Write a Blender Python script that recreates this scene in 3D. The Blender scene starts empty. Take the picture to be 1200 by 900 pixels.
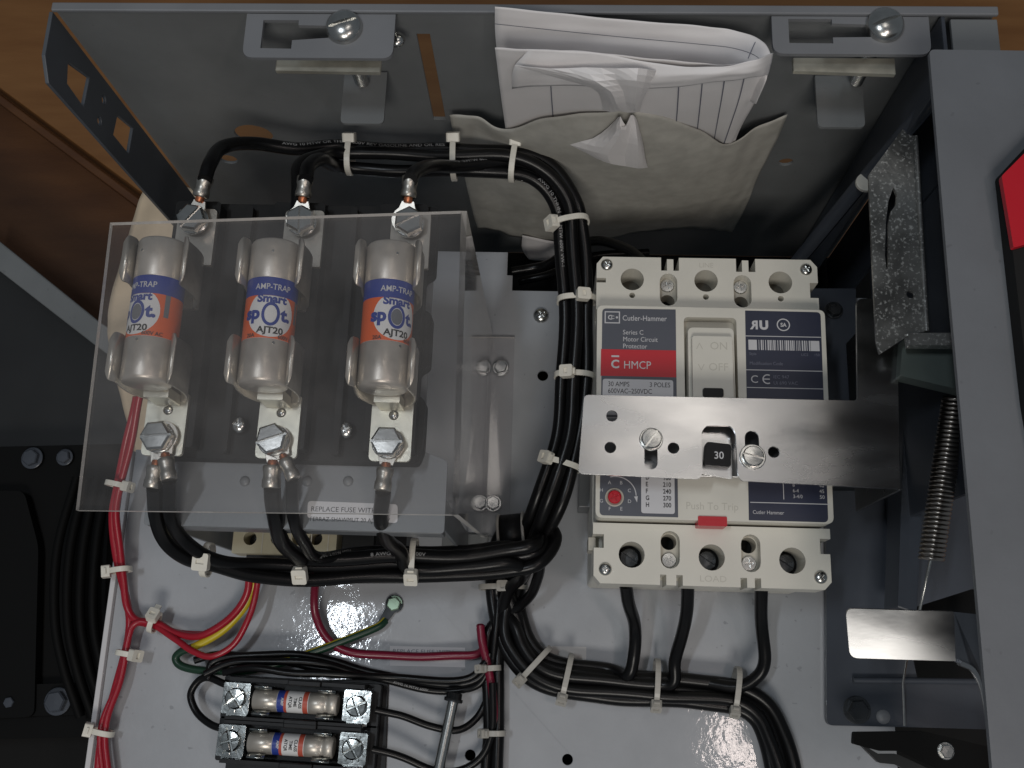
import bpy, bmesh, math, random
from mathutils import Vector, Matrix
from mathutils.geometry import tessellate_polygon
random.seed(7)
PI = math.pi
SC = bpy.context.scene
COL = SC.collection
K = 0.001                                     # everything below is written in millimetres

# ------------------------------------------------------------------ camera
F = 1171.883                                  # focal length in photo pixels (1200 wide)
CAM = Vector((-69.253, -110.996, 520.698))
RW = ((0.998783, 0.032374, -0.03721), (0.021257, -0.963313, -0.267538), (-0.044507, 0.266421, -0.962829))
cam = bpy.data.cameras.new('camera'); camo = bpy.data.objects.new('camera', cam); COL.objects.link(camo)
cam.sensor_fit = 'HORIZONTAL'; cam.sensor_width = 36; cam.lens = 36*F/1200
cam.clip_start = 0.01; cam.clip_end = 50
m = Matrix.Identity(4)
for i in range(3):
    m[i][0] = RW[0][i]; m[i][1] = -RW[1][i]; m[i][2] = -RW[2][i]; m[i][3] = CAM[i]*K
camo.matrix_world = m
SC.camera = camo

def ray(px, py):
    d = (px-600, py-450, F)
    return Vector([sum(RW[k][i]*d[k] for k in range(3)) for i in range(3)])
def P(px, py, z):                             # point of the photo lying at height z above the back panel
    d = ray(px, py); return CAM + d*((z-CAM.z)/d.z)
def Q(px, py, y):                             # ... lying on the upright plane y
    d = ray(px, py); return CAM + d*((y-CAM.y)/d.y)
def XP(px, py, x):
    d = ray(px, py); return CAM + d*((x-CAM.x)/d.x)

# ------------------------------------------------------------------ world and lamps
w = bpy.data.worlds.new('World'); SC.world = w; w.use_nodes = True
w.node_tree.nodes['Background'].inputs[0].default_value = (0.80, 0.90, 1.0, 1)
w.node_tree.nodes['Background'].inputs[1].default_value = 0.15
def lamp(name, loc, target, sx, sy, power, col):
    l = bpy.data.lights.new(name, 'AREA'); l.shape = 'RECTANGLE'; l.size = sx*K; l.size_y = sy*K
    l.energy = power; l.color = col
    o = bpy.data.objects.new(name, l); COL.objects.link(o)
    o.location = Vector(loc)*K
    o.rotation_euler = (Vector(target)-Vector(loc)).to_track_quat('-Z', 'Y').to_euler()
def mirror_lamp(name, px, py, dist, sx, sy, power, col):   # a ceiling lamp standing where its glint on the panel says it is
    p = P(px, py, 0); d = (p-CAM).normalized(); d.z = -d.z
    lamp(name, p+d*dist, p, sx, sy, power, col)
mirror_lamp('ceiling_lamp', 402, 715, 1700, 250, 50, 4.8, (0.86, 0.93, 1.0))
mirror_lamp('shelf_lamp', 872, 862, 800, 75, 60, 0.55, (1.0, 0.86, 0.80))
lamp('ceiling_bounce', (190, 380, 1700), (0, 0, 0), 280, 360, 1.0, (1.0, 0.93, 0.86))
lamp('window_lamp', (-60, -1020, 1330), (-60, 0, 60), 460, 340, 9.5, (1.0, 0.95, 0.88))
SC.view_settings.view_transform = 'Standard'; SC.view_settings.look = 'None'
SC.view_settings.exposure = -0.40; SC.view_settings.gamma = 1

# ------------------------------------------------------------------ materials
def S2L(c):
    return tuple((v/12.92 if v <= 0.04045 else ((v+0.055)/1.055)**2.4) for v in c)
def mat(name, col, rough=0.5, metal=0.0, var=0.0, vscale=60, bump=0.0, bscale=400, rvar=0.0, coat=0.0, stretch=None, col2=None, spec=0.5, trans=0.0, detail=4, specks=0):
    mt = bpy.data.materials.new(name); mt.use_nodes = True
    nt = mt.node_tree; b = nt.nodes['Principled BSDF']
    b.inputs['Base Color'].default_value = (*col, 1); b.inputs['Roughness'].default_value = rough
    b.inputs['Metallic'].default_value = metal; b.inputs['Coat Weight'].default_value = coat
    b.inputs['Coat Roughness'].default_value = 0.06
    b.inputs['Specular IOR Level'].default_value = spec
    if trans:
        b.inputs['Transmission Weight'].default_value = trans
    tc = nt.nodes.new('ShaderNodeTexCoord'); mp = nt.nodes.new('ShaderNodeMapping')
    nt.links.new(tc.outputs['Object'], mp.inputs[0])
    if stretch: mp.inputs['Scale'].default_value = stretch
    if var or col2 or rvar:
        n = nt.nodes.new('ShaderNodeTexNoise'); n.inputs['Scale'].default_value = vscale; n.inputs['Detail'].default_value = detail
        nt.links.new(mp.outputs[0], n.inputs[0])
        r = nt.nodes.new('ShaderNodeValToRGB')
        a = col2 if col2 else tuple(c*(1-var) for c in col)
        bb = col if col2 else tuple(min(1, c*(1+var)) for c in col)
        r.color_ramp.elements[0].position = 0.35; r.color_ramp.elements[1].position = 0.65
        r.color_ramp.elements[0].color = (*a, 1); r.color_ramp.elements[1].color = (*bb, 1)
        nt.links.new(n.outputs[0], r.inputs[0]); nt.links.new(r.outputs[0], b.inputs['Base Color'])
        if rvar:
            mr = nt.nodes.new('ShaderNodeMapRange'); mr.inputs[1].default_value = 0.3; mr.inputs[2].default_value = 0.7
            mr.inputs[3].default_value = max(0.02, rough-rvar); mr.inputs[4].default_value = rough+rvar
            nt.links.new(n.outputs[0], mr.inputs[0]); nt.links.new(mr.outputs[0], b.inputs['Roughness'])
    if specks:
        vn = nt.nodes.new('ShaderNodeTexNoise'); vn.inputs['Scale'].default_value = 260; vn.inputs['Detail'].default_value = 1
        nt.links.new(mp.outputs[0], vn.inputs[0])
        vr = nt.nodes.new('ShaderNodeValToRGB'); vr.color_ramp.elements[0].position = 0.74; vr.color_ramp.elements[1].position = 0.77
        nt.links.new(vn.outputs[0], vr.inputs[0])
        big = nt.nodes.new('ShaderNodeTexNoise'); big.inputs['Scale'].default_value = 9; big.inputs['Detail'].default_value = 8; big.inputs['Roughness'].default_value = 0.7
        nt.links.new(mp.outputs[0], big.inputs[0])
        bm_ = nt.nodes.new('ShaderNodeMapRange'); bm_.inputs[1].default_value = 0.35; bm_.inputs[2].default_value = 0.7; bm_.inputs[3].default_value = 1.0; bm_.inputs[4].default_value = 0.86
        nt.links.new(big.outputs[0], bm_.inputs[0])
        src = b.inputs['Base Color'].links[0].from_socket
        x1 = nt.nodes.new('ShaderNodeMix'); x1.data_type = 'RGBA'; x1.blend_type = 'MULTIPLY'; x1.inputs[0].default_value = 1
        nt.links.new(src, x1.inputs[6]); nt.links.new(bm_.outputs[0], x1.inputs[7])
        x2 = nt.nodes.new('ShaderNodeMix'); x2.data_type = 'RGBA'; nt.links.new(vr.outputs[0], x2.inputs[0]); nt.links.new(x1.outputs[2], x2.inputs[6])
        x2.inputs[7].default_value = (*[c*specks for c in col], 1); nt.links.new(x2.outputs[2], b.inputs['Base Color'])
        rm = nt.nodes.new('ShaderNodeMapRange'); rm.inputs[1].default_value = 0.35; rm.inputs[2].default_value = 0.7; rm.inputs[3].default_value = rough-0.05; rm.inputs[4].default_value = rough+0.12
        nt.links.new(big.outputs[0], rm.inputs[0])
        if not b.inputs['Roughness'].links: nt.links.new(rm.outputs[0], b.inputs['Roughness'])
    if bump:
        n2 = nt.nodes.new('ShaderNodeTexNoise'); n2.inputs['Scale'].default_value = bscale; n2.inputs['Detail'].default_value = 3
        nt.links.new(mp.outputs[0], n2.inputs[0])
        bp = nt.nodes.new('ShaderNodeBump'); bp.inputs['Strength'].default_value = 1.0; bp.inputs['Distance'].default_value = bump*K
        nt.links.new(n2.outputs[0], bp.inputs['Height']); nt.links.new(bp.outputs[0], b.inputs['Normal'])
        if coat: nt.links.new(bp.outputs[0], b.inputs['Coat Normal'])
    return mt
M = {}
M['panel'] = mat('white_enamel', (0.385, 0.40, 0.425), 0.42, var=0.05, vscale=14, bump=0.07, bscale=300, coat=0.55, specks=0.7)
M['grey'] = mat('grey_enamel', (0.185, 0.195, 0.20), 0.42, var=0.08, vscale=22, bump=0.03, bscale=900, specks=0.85)
M['greylight'] = mat('grey_enamel_light', (0.185, 0.192, 0.205), 0.45, var=0.06, vscale=30, bump=0.03, bscale=900)
M['door'] = mat('door_enamel', (0.145, 0.155, 0.17), 0.5, var=0.07, vscale=25, bump=0.03, bscale=900, specks=0.8)
M['navy'] = mat('dark_blue_enamel', (0.058, 0.066, 0.082), 0.32, var=0.15, vscale=20, bump=0.03, bscale=700)
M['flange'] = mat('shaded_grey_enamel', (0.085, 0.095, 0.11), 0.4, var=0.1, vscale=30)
M['steelcool'] = None
M['wireprint'] = mat('wire_print', (0.34, 0.34, 0.34), 0.5)
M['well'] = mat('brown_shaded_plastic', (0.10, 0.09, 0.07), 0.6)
M['dark'] = mat('dark_enamel', (0.012, 0.0125, 0.013), 0.5, var=0.2, vscale=20)
M['black'] = mat('black_plastic', (0.006, 0.006, 0.007), 0.45, spec=0.3, var=0.3, vscale=120, bump=0.03, bscale=900)
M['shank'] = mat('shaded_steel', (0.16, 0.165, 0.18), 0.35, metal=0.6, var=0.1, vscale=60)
M['void'] = mat('black_void', (0.004, 0.004, 0.004), 0.9)
M['dullblack'] = mat('dull_black', (0.004, 0.004, 0.004), 0.6, spec=0.12)  # even, nearly black colour for the transformer and the lower flange
M['base'] = mat('fuse_base_plastic', (0.012, 0.012, 0.012), 0.55, spec=0.3, var=0.2, vscale=60, bump=0.04, bscale=800)
M['tray'] = mat('tray_enamel', (0.17, 0.18, 0.19), 0.36, var=0.08, vscale=25, bump=0.03, bscale=800)
M['cream'] = mat('cream_plastic', (0.68, 0.66, 0.59), 0.42, var=0.03, vscale=50, bump=0.03, bscale=1500)
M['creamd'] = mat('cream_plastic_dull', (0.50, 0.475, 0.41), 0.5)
M['creamprint'] = mat('moulded_lettering', (0.55, 0.53, 0.465), 0.5)
M['label'] = mat('label_slate', (0.085, 0.092, 0.115), 0.42, var=0.04)
M['labelnavy'] = mat('label_navy', (0.027, 0.032, 0.060), 0.4, var=0.05)
M['labelred'] = mat('label_red', (0.52, 0.018, 0.03), 0.4)
M['labelwhite'] = mat('label_white', (0.62, 0.62, 0.64), 0.45)
M['print_white'] = mat('white_print', (0.58, 0.58, 0.60), 0.5)
M['print_grey'] = mat('faded_print', (0.16, 0.17, 0.22), 0.5)
M['print_black'] = mat('black_print', (0.012, 0.012, 0.014), 0.5)
M['red'] = mat('red_plastic', (0.50, 0.010, 0.022), 0.32, bump=0.05, bscale=500)
M['steel'] = mat('galvanised_plate', (0.45, 0.45, 0.45), 0.24, metal=1, var=0.16, vscale=14, bump=0.006, bscale=300, rvar=0.10, detail=12, stretch=(1, 3, 1))
M['zinc'] = mat('zinc_screw', (0.55, 0.55, 0.53), 0.24, metal=1, var=0.1, vscale=200, bump=0.02, bscale=700)
M['brightzinc'] = mat('bright_zinc', (0.42, 0.44, 0.43), 0.16, metal=1, var=0.3, vscale=300, bump=0.12, bscale=160)
M['tin'] = mat('tinned_plate', (0.72, 0.70, 0.60), 0.36, metal=0.75, var=0.10, vscale=110, bump=0.03, bscale=400, rvar=0.08)
M['lug'] = mat('tinned_lug', (0.52, 0.49, 0.44), 0.38, metal=1, var=0.12, vscale=300, bump=0.012, bscale=700)
M['nickel'] = mat('fuse_cap_metal', (0.56, 0.52, 0.465), 0.36, metal=0.6, var=0.14, vscale=90, bump=0.03, bscale=500, rvar=0.08)
M['clip'] = mat('clip_metal', (0.50, 0.465, 0.41), 0.32, metal=0.7, var=0.15, vscale=120, bump=0.04, bscale=400)
M['copper'] = mat('copper', (0.55, 0.20, 0.10), 0.4, metal=0.8, var=0.3, vscale=500)
M['darksteel'] = mat('dark_steel', (0.075, 0.08, 0.085), 0.3, metal=0.7, var=0.15, vscale=60, rvar=0.08)
M['blackwire'] = mat('black_insulation', (0.005, 0.005, 0.0055), 0.30, spec=0.28, bump=0.04, bscale=300)
M['redwire'] = mat('red_insulation', (0.34, 0.010, 0.024), 0.30, bump=0.03, bscale=300)
M['darkredwire'] = mat('dark_red_insulation', (0.17, 0.008, 0.028), 0.30, bump=0.03, bscale=300)
M['yellowwire'] = mat('yellow_insulation', (0.56, 0.44, 0.02), 0.35)
M['greenwire'] = mat('green_insulation', (0.010, 0.040, 0.022), 0.35)
M['tie'] = mat('nylon', (0.74, 0.71, 0.63), 0.38, var=0.05, vscale=200)
M['tieclear'] = mat('clear_nylon', (0.40, 0.385, 0.35), 0.35, var=0.05, vscale=200)
M['beige'] = mat('beige_terminal_plastic', (0.46, 0.42, 0.30), 0.45, var=0.06, vscale=60)
M['blue'] = mat('fuse_label_blue', (0.020, 0.045, 0.27), 0.4)
M['orange'] = mat('fuse_label_orange', (0.72, 0.115, 0.02), 0.42, var=0.04)
M['fwhite'] = mat('fuse_label_white', (0.72, 0.72, 0.72), 0.42)
M['indgrey'] = mat('indicator_grey', (0.14, 0.15, 0.17), 0.4)
M['pinkl'] = mat('fuse_label_pink', (0.50, 0.09, 0.055), 0.42)
M['paper'] = mat('white_paper', (0.80, 0.78, 0.78), 0.8, var=0.02, vscale=30, bump=0.06, bscale=90)
M['envelope'] = mat('greyish_envelope_paper', (0.46, 0.45, 0.41), 0.75, var=0.07, vscale=160, bump=0.12, bscale=60)
M['kraft'] = mat('beige_wrapping_paper', (0.70, 0.56, 0.40), 0.85, var=0.10, vscale=30, bump=1.2, bscale=40)
M['faintlabel'] = mat('pale_sticker', (0.50, 0.49, 0.48), 0.35)
M['wood'] = mat('orange_brown_wood', (0.25, 0.115, 0.036), 0.5, col2=(0.19, 0.08, 0.022), vscale=7, stretch=(1.5, 9, 1), bump=0.1, bscale=120)
M['wooddark'] = mat('dark_red_wood', (0.12, 0.048, 0.015), 0.5, col2=(0.085, 0.032, 0.010), vscale=6, stretch=(2, 8, 1), bump=0.1, bscale=120)

# mottled, spattered galvanised steel
mt = mat('mottled_galvanised', (0.26, 0.26, 0.25), 0.34, metal=0.65, var=0.45, vscale=60, bump=0.22, bscale=260)
nt = mt.node_tree; b = nt.nodes['Principled BSDF']
vo = nt.nodes.new('ShaderNodeTexNoise'); vo.inputs['Scale'].default_value = 850; vo.inputs['Detail'].default_value = 2
tc = nt.nodes.new('ShaderNodeTexCoord'); nt.links.new(tc.outputs['Object'], vo.inputs[0])
rp = nt.nodes.new('ShaderNodeValToRGB'); rp.color_ramp.elements[0].position = 0.56; rp.color_ramp.elements[1].position = 0.70
nt.links.new(vo.outputs[0], rp.inputs[0])
mx = nt.nodes.new('ShaderNodeMix'); mx.data_type = 'RGBA'
old = b.inputs['Base Color'].links[0].from_socket
nt.links.new(rp.outputs[0], mx.inputs[0]); nt.links.new(old, mx.inputs[6]); mx.inputs[7].default_value = (0.80, 0.80, 0.77, 1)
nt.links.new(mx.outputs[2], b.inputs['Base Color'])
M['mottled'] = mt

# clear acrylic: sees through, mirrors at a glance, a trace of dust
mt = bpy.data.materials.new('clear_acrylic'); mt.use_nodes = True; nt = mt.node_tree; nt.nodes.clear()
out = nt.nodes.new('ShaderNodeOutputMaterial'); tr = nt.nodes.new('ShaderNodeBsdfTransparent'); tr.inputs[0].default_value = (0.98, 0.975, 0.975, 1)
gl = nt.nodes.new('ShaderNodeBsdfGlossy'); gl.inputs['Roughness'].default_value = 0.05; gl.inputs[0].default_value = (1, 1, 1, 1)
df = nt.nodes.new('ShaderNodeBsdfDiffuse'); df.inputs[0].default_value = (0.55, 0.52, 0.50, 1)
fr = nt.nodes.new('ShaderNodeFresnel'); fr.inputs[0].default_value = 1.49
ge = nt.nodes.new('ShaderNodeNewGeometry'); iv = nt.nodes.new('ShaderNodeMapRange'); iv.inputs[3].default_value = 1.49; iv.inputs[4].default_value = 1/1.49
nt.links.new(ge.outputs['Backfacing'], iv.inputs[0]); nt.links.new(iv.outputs[0], fr.inputs[0])
n = nt.nodes.new('ShaderNodeTexNoise'); n.inputs['Scale'].default_value = 25; n.inputs['Detail'].default_value = 6
tc = nt.nodes.new('ShaderNodeTexCoord'); nt.links.new(tc.outputs['Object'], n.inputs[0])
mr = nt.nodes.new('ShaderNodeMapRange'); mr.inputs[1].default_value = 0.35; mr.inputs[2].default_value = 0.75; mr.inputs[3].default_value = 0.025; mr.inputs[4].default_value = 0.09
nt.links.new(n.outputs[0], mr.inputs[0])
m1 = nt.nodes.new('ShaderNodeMixShader'); m2 = nt.nodes.new('ShaderNodeMixShader')
nt.links.new(mr.outputs[0], m1.inputs[0]); nt.links.new(tr.outputs[0], m1.inputs[1]); nt.links.new(df.outputs[0], m1.inputs[2])
nt.links.new(fr.outputs[0], m2.inputs[0]); nt.links.new(m1.outputs[0], m2.inputs[1]); nt.links.new(gl.outputs[0], m2.inputs[2])
nt.links.new(m2.outputs[0], out.inputs[0])
M['acrylic'] = mt
M['acryledge'] = mat('cut_acrylic_edge', (0.62, 0.60, 0.57), 0.25)

# ------------------------------------------------------------------ mesh helpers
class MB:
    def __init__(s): s.v = []; s.f = []; s.sm = []; s.mi = []; s.cur = 0
    def add(s, verts, faces, smooth=False, M4=None):
        o = len(s.v)
        s.v += [(M4 @ Vector(v)) if M4 else Vector(v) for v in verts]
        for f in faces: s.f.append([i+o for i in f]); s.sm.append(smooth); s.mi.append(s.cur)
        return s
    def box(s, x0, x1, y0, y1, z0, z1, M4=None):
        v = [(x, y, z) for z in (z0, z1) for y in (y0, y1) for x in (x0, x1)]
        return s.add(v, [(0, 2, 3, 1), (4, 5, 7, 6), (0, 1, 5, 4), (2, 6, 7, 3), (0, 4, 6, 2), (1, 3, 7, 5)], False, M4)
    def prism(s, outline, z0, z1, holes=(), M4=None, bottom=True):
        loops = [list(outline)]+[list(h) for h in holes]
        flat = [p for l in loops for p in l]
        tris = tessellate_polygon([[Vector((p[0], p[1], 0)) for p in l] for l in loops])
        n = len(flat)
        vs = [(p[0], p[1], z1) for p in flat]+[(p[0], p[1], z0) for p in flat]
        fs = []
        for t in tris:
            a, b_, c = [Vector((flat[i][0], flat[i][1])) for i in t]
            if (b_-a).cross(c-a) < 0: t = (t[0], t[2], t[1])
            fs.append(tuple(t))
            if bottom: fs.append((t[0]+n, t[2]+n, t[1]+n))
        o = 0
        for li, l in enumerate(loops):
            k = len(l)
            area = sum(l[i][0]*l[(i+1) % k][1]-l[(i+1) % k][0]*l[i][1] for i in range(k))
            flip = (area < 0) != (li > 0)
            for i in range(k):
                a, b_ = o+i, o+(i+1) % k
                fs.append((a, b_, b_+n, a+n) if flip else (b_, a, a+n, b_+n))
            o += k
        return s.add(vs, fs, False, M4)
    def lathe(s, prof, n=24, M4=None, smooth=True, capa=True, capb=True, ph=0.0):
        vs = []; fs = []
        for r, z in prof:
            for i in range(n):
                a = 2*PI*i/n+ph; vs.append((r*math.cos(a), r*math.sin(a), z))
        for j in range(len(prof)-1):
            for i in range(n):
                k = (i+1) % n
                fs.append((j*n+i, j*n+k, (j+1)*n+k, (j+1)*n+i))
        s.add(vs, fs, smooth, M4)
        if capa: s.add(vs[:n], [tuple(range(n))[::-1]], False, M4)
        if capb: s.add(vs[-n:], [tuple(range(n))], False, M4)
        return s
    def tube(s, pts, r, n=10, closed=False, caps=True, M4=None, flat=None):
        pts = [Vector(p) for p in pts]; k = len(pts)
        t0 = (pts[1]-pts[0]).normalized()
        up = Vector((0, 0, 1)) if abs(t0.z) < 0.9 else Vector((1, 0, 0))
        nrm = (up-t0*up.dot(t0)).normalized(); vs = []; fs = []
        for i, p in enumerate(pts):
            a = pts[i-1] if (i > 0 or closed) else p
            b_ = pts[(i+1) % k] if (i < k-1 or closed) else p
            t = (b_-a).normalized() if (b_-a).length > 1e-9 else t0
            nrm = (nrm-t*nrm.dot(t)).normalized(); bi = t.cross(nrm)
            rr = r[i] if isinstance(r, (list, tuple)) else r
            for j in range(n):
                an = 2*PI*j/n
                vs.append(p+nrm*(rr*math.cos(an))*(flat or 1)+bi*(rr*math.sin(an)))
        for i in range(k if closed else k-1):
            for j in range(n):
                a = i*n+j; b_ = i*n+(j+1) % n; c = ((i+1) % k)*n+(j+1) % n; d = ((i+1) % k)*n+j
                fs.append((a, b_, c, d))
        s.add(vs, fs, True, M4)
        if caps and not closed:
            s.add(vs[:n], [tuple(range(n))[::-1]], False, M4); s.add(vs[-n:], [tuple(range(n))], False, M4)
        return s

def mesh_of(name, mb, mats, inv=None, beauty=False):
    me = bpy.data.meshes.new(name)
    vs = [((inv @ v) if inv else v) for v in mb.v]
    me.from_pydata([tuple(v*K) for v in vs], [], mb.f)
    for mm in (mats if isinstance(mats, (list, tuple)) else [mats]): me.materials.append(M[mm] if isinstance(mm, str) else mm)
    me.polygons.foreach_set('use_smooth', mb.sm); me.polygons.foreach_set('material_index', mb.mi)
    me.update()
    if getattr(mb, 'auto', False):
        me.polygons.foreach_set('use_smooth', [True]*len(mb.f)); me.set_sharp_from_angle(angle=math.radians(28))
    if beauty and len(mb.f) < 400:
        bm = bmesh.new(); bm.from_mesh(me)
        fl = [f for f in bm.faces if len(f.verts) == 3]
        if fl: bmesh.ops.beautify_fill(bm, faces=fl, edges=[e for e in bm.edges if len(e.link_faces) == 2 and e.link_faces[0].normal.dot(e.link_faces[1].normal) > .9999 and all(len(f.verts) == 3 for f in e.link_faces)], method='ANGLE')
        bm.to_mesh(me); bm.free()
    return me
MATS = {}                                    # matrix (mm) of every thing
def obj(name, mb, mats, parent=None, world=True, bevel=0, M4=None):
    """one mesh object; world=True: mb is in world millimetres, else in the parent's own frame"""
    pm = MATS.get(parent.name, Matrix.Identity(4)) if parent else Matrix.Identity(4)
    if world and parent is None:
        c = sum(mb.v, Vector())/len(mb.v); c.z = min(v.z for v in mb.v)
        own = Matrix.Translation(c)
        me = mesh_of(name, mb, mats, own.inverted(), bevel > 0)
    elif world:
        own = pm; me = mesh_of(name, mb, mats, pm.inverted(), bevel > 0)
    else:
        own = pm @ (M4 or Matrix.Identity(4)); me = mesh_of(name, mb, mats)
    return link(name, me, parent, own, pm, bevel)
def tomm(mx4):
    r = mx4.copy(); r.translation = r.translation*K; return r
def link(name, me, parent, own, pm=None, bevel=0):
    o = bpy.data.objects.new(name, me); COL.objects.link(o)
    if parent:
        o.parent = parent; o.matrix_local = tomm((pm or MATS[parent.name]).inverted() @ own)
    else: o.matrix_world = tomm(own)
    MATS[o.name] = own
    if bevel:
        bv = o.modifiers.new('bevel', 'BEVEL'); bv.width = bevel*K; bv.segments = 2; bv.limit_method = 'ANGLE'; bv.angle_limit = math.radians(50)
    return o
def thing(name, label, cat, M4=None, group=None):
    o = bpy.data.objects.new(name, None); COL.objects.link(o); o.empty_display_size = 0.01
    M4 = M4 if M4 is not None else Matrix.Identity(4)
    if isinstance(M4, (tuple, list, Vector)): M4 = Matrix.Translation(Vector(M4))
    o.matrix_world = tomm(M4); MATS[o.name] = M4
    return tag(o, label, cat, group)
def tag(o, label=None, cat=None, group=None, kind=None):
    if label: o['label'] = label
    if cat: o['category'] = cat
    if group: o['group'] = group
    if kind: o['kind'] = kind
    return o
def arc(cx, cy, r, a0, a1, n=6):
    return [(cx+r*math.cos(math.radians(a0+(a1-a0)*i/n)), cy+r*math.sin(math.radians(a0+(a1-a0)*i/n))) for i in range(n+1)]
def circ(cx, cy, r, n=24, ph=0): return [(cx+r*math.cos(2*PI*i/n+ph), cy+r*math.sin(2*PI*i/n+ph)) for i in range(n)]
def rr(x0, x1, y0, y1, r, n=5):
    return arc(x1-r, y1-r, r, 0, 90, n)+arc(x0+r, y1-r, r, 90, 180, n)+arc(x0+r, y0+r, r, 180, 270, n)+arc(x1-r, y0+r, r, 270, 360, n)
def rnd(pts, r, n=5):                         # rounds the corners of a polygon; r one number or one per corner
    out = []; k = len(pts)
    for i in range(k):
        p = Vector(pts[i][:2]); a = Vector(pts[i-1][:2]); b_ = Vector(pts[(i+1) % k][:2])
        q = r[i] if isinstance(r, (list, tuple)) else r
        da = (a-p); db = (b_-p); q = min(q, da.length*0.48, db.length*0.48)
        if q < 0.05: out.append(tuple(p)); continue
        s0 = p+da.normalized()*q; s1 = p+db.normalized()*q
        for j in range(n+1):
            t = j/n; out.append(tuple(s0*(1-t)**2+p*2*t*(1-t)+s1*t*t))
    return out
def pz(l, z): return [tuple(P(x, y, z)[:2]) for x, y in l]
def frame(o, u, v):                           # matrix with local x along u, y along v
    u = Vector(u).normalized(); n_ = u.cross(Vector(v)).normalized(); v = n_.cross(u)
    r = Matrix.Identity(4)
    for i in range(3): r[i][0] = u[i]; r[i][1] = v[i]; r[i][2] = n_[i]; r[i][3] = o[i]
    return r
def catmull(pts, seg=8):
    pts = [Vector(p) for p in pts]
    if len(pts) < 3: return pts
    q = [pts[0]*2-pts[1]]+pts+[pts[-1]*2-pts[-2]]; out = []
    for i in range(1, len(q)-2):
        p0, p1, p2, p3 = q[i-1:i+3]
        for j in range(seg):
            t = j/seg
            out.append(0.5*((2*p1)+(p2-p0)*t+(2*p0-5*p1+4*p2-p3)*t*t+(3*p1-p0-3*p2+p3)*t**3))
    out.append(pts[-1]); return out
TXT = {}
def text_mesh(s, size, bold=0.0, align='CENTER', sx=1.0):
    key = (s, size, bold, align, sx)
    if key in TXT: return TXT[key]
    cu = bpy.data.curves.new('t', 'FONT'); cu.body = s; cu.size = size; cu.align_x = align; cu.resolution_u = 3; cu.offset = bold*size
    o = bpy.data.objects.new('t', cu); COL.objects.link(o)
    dg = bpy.context.evaluated_depsgraph_get(); me = bpy.data.meshes.new_from_object(o.evaluated_get(dg))
    r = ([Vector((v.co.x*sx, v.co.y, 0)) for v in me.vertices], [tuple(p.vertices) for p in me.polygons])
    bpy.data.objects.remove(o); bpy.data.curves.remove(cu); bpy.data.meshes.remove(me)
    TXT[key] = r; return r
def put_text(mb, s, size, x, y, z=0, M4=None, bold=0.0, align='CENTER', sx=1.0, rot=0, fn=None):
    vs, fs = text_mesh(s, size, bold, align, sx)
    R = Matrix.Translation(Vector((x, y, z))) @ Matrix.Rotation(rot, 4, 'Z')
    vs = [R @ v for v in vs]
    if fn:
        bm = bmesh.new(); bv = [bm.verts.new(v) for v in vs]
        for f in fs:
            try: bm.faces.new([bv[i] for i in f])
            except ValueError: pass
        bmesh.ops.triangulate(bm, faces=bm.faces)
        for _ in range(3):
            es = [e for e in bm.edges if e.calc_length() > 0.9]
            if not es: break
            bmesh.ops.subdivide_edges(bm, edges=es, cuts=1); bmesh.ops.triangulate(bm, faces=bm.faces)
        bm.verts.index_update(); vs = [fn(v.co.copy()) for v in bm.verts]; fs = [tuple(v.index for v in f.verts) for f in bm.faces]; bm.free()
    mb.add(vs, fs, False, M4)

def baked(mb_main, cutters):                  # boolean difference, evaluated once and kept as plain data
    def tmp(mb):
        me = bpy.data.meshes.new('tmp'); me.from_pydata([tuple(v) for v in mb.v], [], mb.f)
        bm = bmesh.new(); bm.from_mesh(me); bmesh.ops.remove_doubles(bm, verts=bm.verts, dist=1e-5); bmesh.ops.recalc_face_normals(bm, faces=bm.faces)
        bm.to_mesh(me); bm.free()
        o = bpy.data.objects.new('tmp', me); COL.objects.link(o); return o
    a = tmp(mb_main); cs = [tmp(c) for c in cutters]
    for c in cs:
        md = a.modifiers.new('b', 'BOOLEAN'); md.operation = 'DIFFERENCE'; md.object = c; md.solver = 'EXACT'
    dg = bpy.context.evaluated_depsgraph_get(); dg.update()
    me = bpy.data.meshes.new_from_object(a.evaluated_get(dg))
    r = MB(); r.v = [v.co.copy() for v in me.vertices]; r.f = [list(p.vertices) for p in me.polygons]
    r.sm = [False]*len(r.f); r.mi = [0]*len(r.f)
    for o in [a]+cs:
        d = o.data; bpy.data.objects.remove(o); bpy.data.meshes.remove(d)
    bpy.data.meshes.remove(me)
    return r
# unit screw heads (radius 1, base at z 0)
dome = [(1, 0), (1, .16), (.93, .34), (.75, .50), (.5, .61), (.25, .66), (.02, .67)]
def cross_cut():
    a = MB().box(-.55, .55, -.12, .12, .36, 1); b_ = MB().box(-.12, .12, -.55, .55, .36, 1); return [a, b_]
H_PAN = baked(MB().lathe(dome, 28), cross_cut())
flatd = [(1, 0), (1, .28), (.94, .36), (.02, .38)]
H_FLATX = baked(MB().lathe(flatd, 28), [MB().box(-.6, .6, -.13, .13, .16, 1), MB().box(-.13, .13, -.6, .6, .16, 1)])
H_SLOT = baked(MB().lathe([(1, 0), (1, .35), (.9, .50), (.02, .55)], 28), [MB().box(-1.1, 1.1, -.09, .09, .30, 1)])
H_DSLOT = baked(MB().lathe(dome, 28), [MB().box(-1.1, 1.1, -.10, .10, .45, 1)])
def hexhead(slot):
    h = MB().lathe([(1, 0), (1, .52), (.86, .64), (.02, .66)], 6, smooth=False)
    return baked(h, [MB().box(-1.2, 1.2, -.09, .09, .44, 1)]) if slot else h
H_HEXS = hexhead(True); H_HEX = hexhead(False)
HM = {}
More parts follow.
